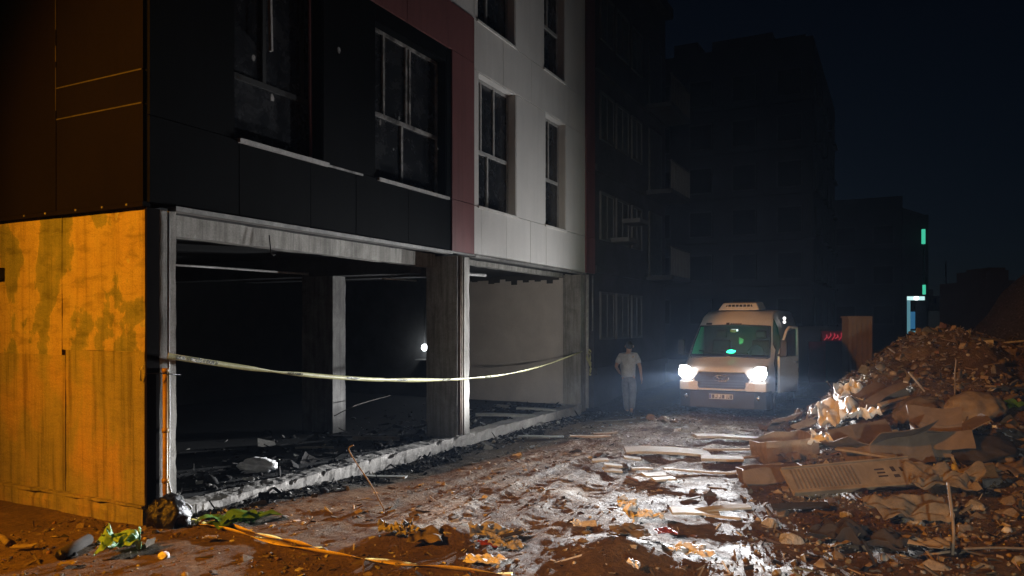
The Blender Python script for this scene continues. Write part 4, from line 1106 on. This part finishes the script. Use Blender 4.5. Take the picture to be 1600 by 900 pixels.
scatter('foreground_clods', P_, np.clip(nrs.lognormal(-3.6, .55, len(P_)), .01, .12), dict(chunk=6, slab=1, stick=1, sheet=1), dict(brown=6, tan=2, dark=2, rust=1, olive=1, pale=.3), 'clods and chips on the brown dirt below the orange wall', 'clods', .3, .5)
P_ = [(x, y, .05) for x, y in zip(nrs.uniform(.6, 12, 1500), .3 + np.abs(nrs.randn(1500)) * 1.3)]  # dark palette indoors: floor gloom put into the pieces' colour
scatter('indoor_rubble', P_, np.clip(nrs.lognormal(-3.3, .7, len(P_)), .01, .22), dict(chunk=4, slab=3, stick=2, sheet=2), dict(soot_shade=5, dark=4, grey=1.5, pale=.6), 'dark rubble scattered over the ground-floor slab inside', 'rubble', .2, .4)

# ------------------------------------------------------------------ debris: things one can point at
def orient(n, ang, tilt=0):
    n = n.normalized(); t = Vector((math.cos(ang), math.sin(ang), 0)); t = (t - n * t.dot(n)).normalized()
    m = Matrix((t, n.cross(t), n)).transposed()
    return (m @ Matrix.Rotation(tilt, 3, 'X')).to_euler()
def place(o, px, py, ang=0.0, lift=0.0, tilt=0, follow=1.0, floor=None):
    if floor is None:
        p, d = hit(px, py); n = gnormal(p.x, p.y).lerp(UP, 1 - follow); z = gz(p.x, p.y)
    else:
        p = onZ(px, py, floor); n = UP; z = floor
    o.location = (p.x, p.y, z + lift)
    o.rotation_euler = orient(n, ang - (R(90) - A), tilt)     # ang 0 points to the picture's right
    return o
def crumple(name, w, l, amp, mat, label, cat, px, py, ang=0, lift=.03, tilt=0, seed=0, n=22, freq=2.2, droop=.0, follow=.8, floor=None):
    mb = MB(); vs = []
    for i in range(n):
        for j in range(n):
            u, v = i / (n - 1) - .5, j / (n - 1) - .5
            q = Vector((u * freq * 2, v * freq * 2, seed * 3.7))
            z = (abs(mnoise.noise(q)) * 1.0 + .75 * abs(mnoise.noise(q * 2.1)) + .5 * abs(mnoise.noise(q * 4.4))) * amp - droop * (u * u + v * v) * 2
            k = 1 + .35 * mnoise.noise(Vector((math.atan2(v, u) * 1.3, seed, 0))) * math.hypot(u, v) * 2
            vs.append((u * w * k + mnoise.noise(q + Vector((9, 0, 0))) * amp * .5, v * l * k + mnoise.noise(q + Vector((0, 9, 0))) * amp * .5, z))
    mb.add(vs, [(i * n + j, (i + 1) * n + j, (i + 1) * n + j + 1, i * n + j + 1) for i in range(n - 1) for j in range(n - 1)], 0, True)
    o = mb.build(name, mat, None, label=label, cat=cat)
    s_ = o.modifiers.new('solid', 'SOLIDIFY'); s_.thickness = .006
    s_ = o.modifiers.new('sub', 'SUBSURF'); s_.levels = s_.render_levels = 1
    return place(o, px, py, ang, lift, tilt, follow, floor)
def bag(name, sx, sy, sz, mat, label, cat, px, py, ang=0, lift=.0, seed=0, amp=.3, floor=None):
    bm = bmesh.new(); bmesh.ops.create_icosphere(bm, subdivisions=4, radius=1)
    for v in bm.verts:
        n_ = v.co.normalized(); q = n_ * 1.6 + Vector((seed * 5.3, 0, 0))
        k = 1 - amp * abs(mnoise.noise(q)) * 1.3 - amp * .6 * abs(mnoise.noise(q * 2.4)) - amp * .3 * abs(mnoise.noise(q * 5.5)) + amp * .4
        v.co = Vector((n_.x * sx * k, n_.y * sy * k, max(n_.z, -.5) * sz * k + sz * .45))
    me = bpy.data.meshes.new(name); bm.to_mesh(me); bm.free(); me.materials.append(mat)
    me.polygons.foreach_set('use_smooth', [True] * len(me.polygons))
    o = link(name, me, label=label, cat=cat)
    return place(o, px, py, ang, lift, 0, .7, floor)
def board(name, l, w, t, mat, label, cat, px, py, ang=0, lift=.03, tilt=0, follow=1, floor=None, group=None, seed=1):
    n = 8; mb = MB(); r_ = random.Random(seed + int(px))
    top = []
    for i in range(n + 1):
        x = (i / n - .5) * l; wob = (r_.random() - .5) * w * .12
        e0, e1 = -w / 2 + wob * .6 + (r_.random() - .5) * w * .08, w / 2 + wob * .3 + (r_.random() - .5) * w * .08
        zc = .02 * l * math.sin(i / n * 3.1 + seed)
        top += [(x + (r_.random() - .5) * .02, e0, zc), (x + (r_.random() - .5) * .02, e1, zc), (x, e1, zc + t), (x, e0, zc + t)]
    fs = []
    for i in range(n):
        b = i * 4
        for k in range(4): fs.append((b + k, b + (k + 1) % 4, b + 4 + (k + 1) % 4, b + 4 + k))
    fs += [(0, 1, 2, 3), (n * 4 + 3, n * 4 + 2, n * 4 + 1, n * 4)]
    mb.add(top, fs)
    o = mb.build(name, mat, None, label=label, cat=cat, group=group)
    return place(o, px, py, ang, lift, tilt, follow, floor)
def rod(name, pts, r, mat, label, cat, parent=None):
    mb = MB(); mb.tube(resample(pts, 14), r, 7)
    return mb.build(name, mat, parent, label=label, cat=cat)
def carton(name, w, d, h, mat, label, px, py, ang=0, lift=0, tilt=0, flaps=((0, 50), (1, 110), (2, 40), (3, 120)), seed=0, print_=None, follow=.7):
    root = empty(name, (0, 0, 0), 0, label, 'cardboard box')
    t = .012
    def dent(me):
        for v in me.vertices:
            q = v.co * 2.6 + Vector((seed * 3.1, 0, 0))
            v.co += Vector((mnoise.noise(q), mnoise.noise(q + Vector((7, 0, 0))), mnoise.noise(q + Vector((0, 7, 0))))) * .07 * max(w, d)
    def grid(o, u, v, nu=6, nv=5):
        mb = MB(); o, u, v = Vector(o), Vector(u), Vector(v)
        mb.add([o + u * (i / nu) + v * (j / nv) for i in range(nu + 1) for j in range(nv + 1)], [(i * (nv + 1) + j, (i + 1) * (nv + 1) + j, (i + 1) * (nv + 1) + j + 1, i * (nv + 1) + j + 1) for i in range(nu) for j in range(nv)])
        return mb
    def wall(nm, o, u, v):
        ob = grid(o, u, v).build(nm, mat, root); dent(ob.data)
        s_ = ob.modifiers.new('solid', 'SOLIDIFY'); s_.thickness = t; s_.offset = 0
        return ob
    X, Y = w / 2, d / 2
    walls = [((-X, -Y, 0), (w, 0, 0)), ((X, -Y, 0), (0, d, 0)), ((X, Y, 0), (-w, 0, 0)), ((-X, Y, 0), (0, -d, 0))]
    for o, u in walls: wall('wall', o, u, (0, 0, h))
    wall('bottom', (-X, -Y, .005), (w, 0, 0), (0, d, 0))
    for k, a_ in flaps:
        o, u = walls[k]; u = Vector(u); outw = Vector((u.y, -u.x, 0)).normalized(); fl_ = min(w, d) * .48
        wall('flap', Vector(o) + Vector((0, 0, h)), u, (outw * math.sin(R(a_)) + UP * math.cos(R(a_))) * fl_)
    if print_:
        for fx0, fx1, fz0, fz1 in print_:
            mb = grid((-X + w * fx0, -Y - .012, h * fz0), (w * (fx1 - fx0), 0, 0), (0, 0, h * (fz1 - fz0)), 4, 2)
            ob = mb.build('print', PINK, root); dent(ob.data)
    return place(root, px, py, ang, lift, tilt, follow)

# pile pieces
carton('carton', .8, .6, .36, CARD, 'large brown carton torn open in the middle of the rubble heap', 1392, 735, R(12), .02, R(-14), ((0, 70), (1, 100), (2, 20), (3, 60)), 1)
carton('carton', .62, .5, .34, CARD, 'brown carton right of the largest carton, flap folded over', 1472, 712, R(-20), .02, R(-10), ((0, 150), (1, 60), (2, 30)), 2)
carton('carton', .72, .45, .3, CARD, 'dark brown carton high on the heap above the white bag', 1382, 642, R(10), .0, R(-12), ((0, 120), (2, 60), (3, 40)), 3)
carton('carton', .8, .4, .22, CARD, 'low crushed carton with faded red stripes at the heap foot', 1206, 752, R(-3), -.03, R(-6), ((0, 160), (2, 165)), 4,
       print_=[(.08 + k * .055, .105 + k * .055, .45, .85) for k in range(15)])
carton('carton', .8, .6, .34, CARD2, 'squat brown carton with pale torn rim beside the white boards', 1226, 718, R(4), .0, R(4), ((0, 175), (1, 120)), 5)
def hull(name, size, seed, mat, n=16):
    r_ = random.Random(seed); bm = bmesh.new()
    for _ in range(n):
        v = Vector((r_.gauss(0, 1), r_.gauss(0, 1), r_.gauss(0, 1))).normalized()
        bm.verts.new((v.x * size * r_.uniform(.75, 1), v.y * size * r_.uniform(.5, .8), v.z * size * r_.uniform(.4, .6)))
    bmesh.ops.convex_hull(bm, input=bm.verts)
    bmesh.ops.delete(bm, geom=[v for v in bm.verts if not v.link_faces], context='VERTS')
    bmesh.ops.bevel(bm, geom=list(bm.edges), offset=size * .04, segments=1, affect='EDGES')
    me = bpy.data.meshes.new(name); bm.to_mesh(me); bm.free(); me.materials.append(mat)
    return me
BLK = [hull('broken_block', 1, k, m_) for k, m_ in enumerate((CONC, CARD2, WOOD, CONC, CLOTH, CARD))]
r9 = random.Random(5)
def where(px, py):
    v = 'high' if py < 680 else ('midway up' if py < 760 else ('low' if py < 830 else 'at the bottom'))
    h = 'left foot' if px < 1250 else ('left part' if px < 1340 else ('middle' if px < 1430 else ('right part' if px < 1520 else 'right edge')))
    return v + " in the heap's " + h
for k in range(46):
    px, py = r9.uniform(1160, 1600), r9.uniform(600, 895)
    if py < 1000 - (px - 1100) * .75 - 60 and py < 680: continue
    sz = r9.uniform(.06, .17)
    o = link('broken_block', BLK[k % 6], label=('large ' if sz > .12 else 'small ') + ('grey concrete', 'tan', 'brown', 'pale grey concrete', 'dull cloth-brown', 'dark brown')[k % 6] + ' angular block ' + where(px, py), cat='block', group='broken blocks in the rubble heap')
    place(o, px, py, r9.uniform(0, 6), .0, r9.uniform(-.5, .5), .8)
    o.scale = (sz,) * 3
for k in range(16):
    px, py = r9.uniform(1230, 1590), r9.uniform(620, 880)
    o = crumple('torn_sheet', r9.uniform(.25, .5), r9.uniform(.15, .35), .12, (CARD2, CLOTH, CARD, BOARD)[k % 4], ('pale tan', 'dull brown cloth', 'dark brown', 'grey')[k % 4] + ' torn sheet sticking out ' + where(px, py), 'torn sheet', px, py, r9.uniform(0, 3), .07, r9.uniform(-.7, .7), 90 + k, n=10, freq=1.0)
    o['group'] = 'torn sheets in the rubble heap'
# ribbed printed packing panel
pp = empty('packing_panel', (0, 0, 0), 0, 'long pale printed packing panel lying across the front of the heap', 'packing panel')
def pslab(m, x0, x1, z=.0): m.hexa([(x0, -.17, z), (x1, -.19, z), (x1, .19, z), (x0, .17, z), (x0, -.17, z + .03), (x1, -.19, z + .03), (x1, .19, z + .03), (x0, .17, z + .03)])
part('sheet', CARD2, pp, lambda m: pslab(m, -.82, .80))
part('rim', CARD2, pp, lambda m: m.bar((-.82, -.18, .025), (.8, -.2, .025), .03, .06))
part('rim', CARD2, pp, lambda m: m.bar((-.82, .17, .025), (.8, .19, .025), .02, .05))
for k in range(16): part('rib', CARD, pp, lambda m: m.bar((-.74 + k * .05, -.13, .034), (-.72 + k * .05, .14, .034), .018, .012))
for k, (x, y, w_, h_) in enumerate(((.35, .05, .12, .02), (.35, 0, .1, .02), (.35, -.05, .12, .02), (.52, .04, .05, .07), (.52, -.06, .07, .04), (.62, .03, .03, .06), (.72, 0, .02, .18))):
    part('print', PRINT, pp, lambda m: m.box(x - w_ / 2, x + w_ / 2, y - h_ / 2, y + h_ / 2, .031, .035))
place(pp, 1332, 768, R(9), .16, R(38), .5)
board('strap', .75, .09, .03, CARD2, 'brown strap lying over the printed packing panel', 'strap', 1352, 748, R(-56), .30, R(12), .3)
crumple('plastic_sheet', .85, .75, .36, WBAG, 'large bright white plastic sheet bundled on the slope facing the van', 'plastic sheet', 1316, 668, R(70), .14, 0, 3, freq=1.5)
crumple('plastic_sheet', .6, .4, .26, WBAG, 'white plastic film crest above the large white bundle', 'plastic sheet', 1330, 634, R(60), .16, 0, 8, freq=1.6)
crumple('plastic_sheet', .5, .4, .25, WBAG, 'lower white plastic scrap crumpled beside the printed panel', 'plastic sheet', 1296, 720, R(60), .2, R(10), 5, freq=1.5)
crumple('plastic_sheet', .5, .34, .26, WBAG, 'white plastic rag draped on the corner of the largest carton', 'plastic sheet', 1344, 700, R(55), .36, R(10), 6, freq=1.4)
board('plank', .65, .07, .03, PALEWOOD, 'white-edged strip leaning on the largest carton', 'plank', 1398, 652, R(22), .22, R(20), .4)
crumple('rag', .75, .42, .16, CLOTH, 'flat pleated tan rag in front of the printed panel', 'rag', 1420, 812, R(-5), .05, R(10), 11, freq=1.2)
crumple('rag', .7, .45, .22, CLOTH, 'twisted tan rag right of the printed panel', 'rag', 1470, 770, R(-25), .06, R(10), 12, freq=1.4)
crumple('rag', .8, .5, .22, SOILD, 'dark draped rag low in the heap near the bottom edge', 'rag', 1355, 862, R(-40), .06, 0, 13, freq=1.2)
bag('sack', .42, .3, .24, CARD2, 'round tan sack high at the right of the heap', 'sack', 1522, 650, 0, .0, 1, .25)
bag('sack', .36, .3, .22, CLOTH, 'slumped brown sack on the upper middle of the heap', 'sack', 1438, 655, 0, .0, 2, .3)
bag('sack', .4, .34, .18, SOILD, 'dark bulging sack beside the black gap in the heap', 'sack', 1530, 715, 0, .0, 3, .35)
for i, (px, py, l, w_, an, m_, lb_) in enumerate((
    (1420, 598, .6, .07, 50, PALEWOOD, 'pale splintered stick upright near the heap crest'),
    (1370, 632, .8, .10, 25, WOOD, 'dark plank leaning below the heap crest'),
    (1395, 640, .7, .08, 35, WOOD, 'grey lath beside the dark leaning plank'),
    (1580, 612, 1.1, .16, 28, WOOD, 'wide dark plank at the right edge of the heap'),
    (1560, 640, .9, .10, 30, WOOD, 'narrow dark plank below the wide plank at right edge'),
    (1530, 745, .5, .14, 15, CARD2, 'tan curled strip on the right slope of the heap'),
    (1250, 802, .6, .09, -4, SOILD, 'black short plank at the heap foot below the printed panel'),
    (1190, 722, .55, .05, 10, PALEWOOD, 'pale lath against the squat carton'),
    (1262, 668, .55, .22, 12, BOARD, 'grey board scrap on the slope left of the white bundle'),
    (1235, 690, .7, .12, -8, BOARD, 'long grey board scrap behind the squat carton'),
    (1300, 690, .5, .07, -30, WOOD, 'brown lath below the white bundle'))):
    board('plank', l, w_, .03, m_, lb_, 'plank', px, py, R(an), .06, R(rng.uniform(-25, 25)), .6, seed=i)
q, _ = hit(1488, 868)
rod('stick', [q, q + UP * .25 + RIGHT * .01, q + UP * .62 + RIGHT * .05 + FWD * .15], .014, WOOD, 'crooked upright stick in the lower right rubble', 'stick')
q, _ = hit(1555, 868)
rod('stick', [q - RIGHT * .28 + UP * .06, q + UP * .07, q + RIGHT * .3 + UP * .06], .012, WOOD, 'thin straight stick lying level near the bottom right corner', 'stick')
q, _ = hit(1492, 618)
rod('stick', [q, q + UP * .3, q + UP * .55 + RIGHT * .02], .012, WOOD, 'thin dark rod standing upright near the heap top', 'stick')
q, _ = hit(1445, 612)
rod('stick', [q, q + UP * .15 - RIGHT * .12, q + UP * .3 - RIGHT * .25], .016, PALEWOOD, 'short pale stick poking out left of the upright rod', 'stick')
def leaves(name, mat, label, cat, px, py, n, size, seed, stem=True, lift=.02):
    root = empty(name, (0, 0, 0), 0, label, cat)
    r_ = random.Random(seed)
    for k in range(n):
        a_ = r_.uniform(0, 6.28); L_ = size * r_.uniform(.6, 1.1); w_ = L_ * r_.uniform(.25, .4); up_ = r_.uniform(.1, .6)
        vs = []
        for i in range(6):
            t = i / 5; ww = w_ * math.sin(math.pi * (t * .9 + .08)) ; z = up_ * L_ * math.sin(t * 2.2) * .6 + r_.uniform(-.01, .01)
            for s in (-1, 0, 1): vs.append((t * L_ * math.cos(a_) - s * ww * math.sin(a_), t * L_ * math.sin(a_) + s * ww * math.cos(a_), z + abs(s) * ww * .35))
        mb = MB(); mb.add(vs, [(i * 3 + j, i * 3 + j + 1, i * 3 + j + 4, i * 3 + j + 3) for i in range(5) for j in range(2)], 0, True)
        mb.build('leaf', mat, root)
    place(root, px, py, 0, lift, 0, .5)
    return root
leaves('green_sprig', GLEAF, 'bright green leafy sprig at the right edge of the heap', 'leaves', 1590, 650, 9, .22, 4, lift=.12)
crumple('plastic_scrap', .16, .1, .08, WBAG, 'small white plastic scrap near the green sprig', 'plastic scrap', 1556, 682, R(70), .06, R(30), 21, n=8)
crumple('plastic_scrap', .18, .12, .07, WBAG, 'white plastic scrap among rubble at the right edge', 'plastic scrap', 1580, 690, R(10), .06, R(10), 22, n=8)

# boards and tiles on the alley floor
for i, (px, py, l, w_, an, m_, lb_) in enumerate((
    (1042, 712, 1.35, .42, -4, BOARD, 'large pale board lying flat in the middle of the alley'),
    (1155, 690, 1.6, .30, 2, BOARD, 'long pale board behind the large flat board, nearer the van'),
    (1128, 722, .62, .34, -12, BOARD, 'broken pale board corner against the squat carton'),
    (1112, 742, 1.05, .07, -5, PALEWOOD, 'thin white batten in front of the large flat board'),
    (1138, 706, .8, .06, -12, PALEWOOD, 'thin white batten right of the large flat board'),
    (1178, 738, .9, .10, 14, PALEWOOD, 'white splintered batten rising onto the heap foot'),
    (938, 725, .24, .16, 0, BOARD, 'small pale tile, farthest left of the tile scatter'),
    (957, 740, .26, .17, 4, BOARD, 'small white tile in front of the leftmost tile'),
    (958, 733, .26, .12, -3, BOARD, 'narrow pale tile between two small tiles'),
    (988, 721, .26, .13, 2, BOARD, 'small pale tile nearest the large flat board'),
    (1022, 747, .3, .22, 8, BOARD, 'bright square tile left of the paired white tiles'),
    (1037, 754, .28, .2, 5, BOARD, 'bright square tile nearest us in the tile scatter'),
    (1045, 738, .14, .12, 0, BOARD, 'tiny pale tile above the bright square tiles'),
    (1004, 738, .3, .12, -5, BOARD, 'dull tile between the board and the bright square tiles'),
    (845, 686, .85, .20, -6, BOARD, 'grey board lying beside the concrete floor edge'),
    (922, 686, .75, .13, 3, PALEWOOD, 'pale plank past the grey board beside the floor edge'),
    (945, 681, .5, .1, 15, PALEWOOD, 'short pale plank crossing behind the pale plank'),
    (604, 750, .58, .13, -9, BOARD, 'white board slanting away from the floor edge by the wire'),
    (780, 739, .25, .03, 40, PALEWOOD, 'tiny pale splinter lying alone on brown dirt'),
    (1130, 803, .62, .12, 8, BOARD, 'white splintered board end in front of the heap'),
    (1085, 806, .5, .26, -4, BOARD, 'white flaky plaster sheet left of the splintered board'),
    (1130, 815, .35, .02, -22, PALEWOOD, 'thin pale splinter below the white splintered board'),
    (962, 660, .9, .14, 0, WOOD, 'brown timber lying near the walking person'))):
    board('board', l, w_, .025 if w_ < .3 else .04, m_, lb_, 'board', px, py, R(an), .035, R(rng.uniform(-4, 4)), .8, seed=i)
crumple('debris_sheet', .55, .35, .25, CLOTH, 'reddish crumpled heap of scraps in the alley before the van', 'scrap heap', 1035, 668, 0, .02, 0, 31, n=10)
crumple('debris_sheet', .8, .4, .28, CLOTH, 'pale brown crumpled sheet at the left foot of the heap', 'crumpled sheet', 1228, 672, 0, .05, 0, 32, n=10)
# foreground clumps
crumple('mud_rag', .34, .28, .06, CLOTH, 'muddy brown rag mound in the left foreground', 'rag', 662, 846, R(10), .03, 0, 41, freq=1.1, n=16)
crumple('mud_rag', .34, .28, .06, CLOTH, 'muddy rag clump with pale top in the centre foreground', 'rag', 985, 845, R(10), .05, 0, 42, freq=1.3, n=16)
crumple('plastic_scrap', .3, .22, .2, WBAG, 'white plastic tuft standing on the centre foreground clump', 'plastic scrap', 975, 812, R(70), .06, R(40), 43)
crumple('plastic_scrap', .34, .12, .1, WBAG, 'white plastic strip right of the centre foreground tuft', 'plastic scrap', 1012, 820, R(-15), .06, R(10), 44)
crumple('plastic_scrap', .26, .12, .1, DFILM, 'white plastic scrap left of the muddy rag mound', 'plastic scrap', 612, 838, R(-5), .04, R(10), 45)
crumple('plastic_scrap', .22, .14, .1, DFILM, 'small white scrap touching the muddy rag mound', 'plastic scrap', 632, 845, R(40), .05, R(20), 46)
crumple('plastic_scrap', .5, .2, .12, DFILM, 'stringy white plastic between the two foreground clumps', 'plastic scrap', 770, 846, R(10), .04, R(10), 47)
crumple('plastic_scrap', .3, .14, .08, DFILM, 'white plastic scrap in front of the stringy white plastic', 'plastic scrap', 790, 862, R(-20), .03, R(5), 48)
crumple('plastic_scrap', .36, .2, .06, WBAG, 'pale torn film at the bottom centre of the picture', 'plastic scrap', 755, 884, R(-10), .02, 0, 49)
crumple('plastic_scrap', .12, .1, .1, WBAG, 'tiny white scrap left of the centre foreground clump', 'plastic scrap', 898, 832, R(60), .04, R(20), 50, n=8)
crumple('plastic_scrap', .12, .1, .1, WBAG, 'tiny white scrap at the bottom edge below the centre clump', 'plastic scrap', 986, 896, R(60), .03, R(20), 51, n=8)
crumple('plastic_scrap', .4, .3, .06, WBAG, 'flat pale film in the right foreground before the heap', 'plastic scrap', 1080, 868, R(10), .02, 0, 52)
crumple('red_wrapper', .2, .14, .08, REDP, 'red crumpled wrapper right of the centre foreground clump', 'wrapper', 1040, 842, R(10), .04, R(10), 53, n=8)
crumple('red_wrapper', .2, .1, .05, REDP, 'flat red wrapper under the stringy white plastic', 'wrapper', 762, 858, R(5), .03, 0, 54, n=8)
crumple('orange_scrap', .14, .1, .04, CARD2, 'orange paper scrap on the dirt beside the fallen tape', 'paper scrap', 328, 848, R(10), .03, 0, 55, n=8)
crumple('orange_scrap', .2, .08, .03, CARD2, 'tan paper scrap on the far left dirt', 'paper scrap', 38, 862, R(5), .03, 0, 56, n=8)
crumple('orange_scrap', .14, .08, .03, CARD2, 'tan paper scrap at the bottom left edge', 'paper scrap', 105, 888, R(15), .03, 0, 57, n=8)
q, _ = hit(95, 876); e_, _ = hit(138, 851)
lg = empty('short_pipe', (0, 0, 0), 0, 'short dark pipe lying on the dirt below the orange wall', 'pipe')
part('tube', SOILD, lg, lambda m: m.tube([q + UP * .05, e_ + UP * .05], .05, 12)); part('open_end', BBAG, lg, lambda m: m.tube([q + UP * .05, q + UP * .05 - (e_ - q).normalized() * .01], .043, 12))
q, _ = hit(2, 848); e_, _ = hit(12, 856)
rod('pipe_stub', [q + UP * .05 - RIGHT * .1, q + UP * .05, e_ + UP * .04], .03, WOOD, 'brown pipe stub at the left edge of the picture', 'pipe stub')
bag('plastic_scrap', .05, .04, .04, WBAG, 'small white stone-like scrap on the dirt in front of the corner', 'scrap', 256, 872, 0, .0, 61, .2)
bag('black_bag', .22, .2, .24, BBAG, 'black plastic bag slumped at the foot of the building corner', 'bag', 262, 822, 0, -.03, 4, .35)
crumple('green_bag', .34, .26, .2, GREENBAG, 'pale green plastic bag crumpled on the dirt at left', 'bag', 186, 866, R(10), .03, R(10), 71, freq=1.4)
leaves('green_stalks', GLEAF, 'green leafy stalks heaped beside the fallen tape', 'leaves', 352, 824, 16, .3, 9)
leaves('green_stalks', GLEAF, 'smaller green leafy stalks at the kerb end', 'leaves', 395, 818, 8, .3, 12)
# wire standing in the dirt
q, _ = hit(603, 802); w2_ = at(545, 702, (q - Vector((CX, CY, 0))).dot(FWD) + .5)
rod('bent_wire', [q, q.lerp(w2_, .4) + RIGHT * .02, q.lerp(w2_, .75), w2_, w2_ + UP * .05 + RIGHT * .06], .008, WOOD, 'thin bent wire sticking up from the dirt by the floor edge', 'wire')
q, _ = hit(770, 850)
rod('charred_branch', [q - RIGHT * .1, q + UP * .08 + RIGHT * .12, q + UP * .12 + RIGHT * .3], .018, SOILD, 'short charred branch in the stringy white plastic', 'branch')
# things inside the ground floor
bag('white_sack', .27, .16, .13, WBAG, 'white sack lying on the dark indoor floor', 'sack', 402, 736, R(10), .0, 6, .35, floor=.06)
board('indoor_plank', .8, .12, .06, PALEWOOD, 'pale timber lying on the indoor floor before the middle column', 'plank', 588, 690, R(14), .02, 0, 1, floor=.06)
board('indoor_plank', .6, .04, .03, PALEWOOD, 'thin pale lath on the indoor floor left of the timber', 'plank', 492, 703, R(14), .02, 0, 1, floor=.06)
board('indoor_plank', 1.3, .3, .04, BOARD, 'grey board on the floor near the grey partition', 'board', 790, 652, R(5), .02, 0, 1, floor=.06)
board('indoor_plank', .9, .2, .04, BOARD, 'smaller grey board right of the board by the partition', 'board', 838, 644, R(-8), .05, 0, 1, floor=.06)
rod('hanging_cable', [onY(522, 650, 1.3), onY(560, 632, 1.6), onY(610, 618, 2.0)], .008, SOILD, 'dark cable trailing from the inner column', 'cable')

# ------------------------------------------------------------------ night air
hz = MB(); hz.box(-178, 196, -178, 178, -1.4, 19.5)
hm_ = bpy.data.materials.new('night_haze'); hm_.use_nodes = True
n = hm_.node_tree; n.nodes.remove(n.nodes['Principled BSDF'])
pv = n.nodes.new('ShaderNodeVolumePrincipled')
pv.inputs['Color'].default_value = (.5, .68, 1.0, 1); pv.inputs['Density'].default_value = .00045; pv.inputs['Anisotropy'].default_value = .55
n.links.new(pv.outputs[0], n.nodes['Material Output'].inputs['Volume'])
hz.build('haze', hm_, None, label='thin dusty night air over the whole alley', cat='haze', kind='stuff')
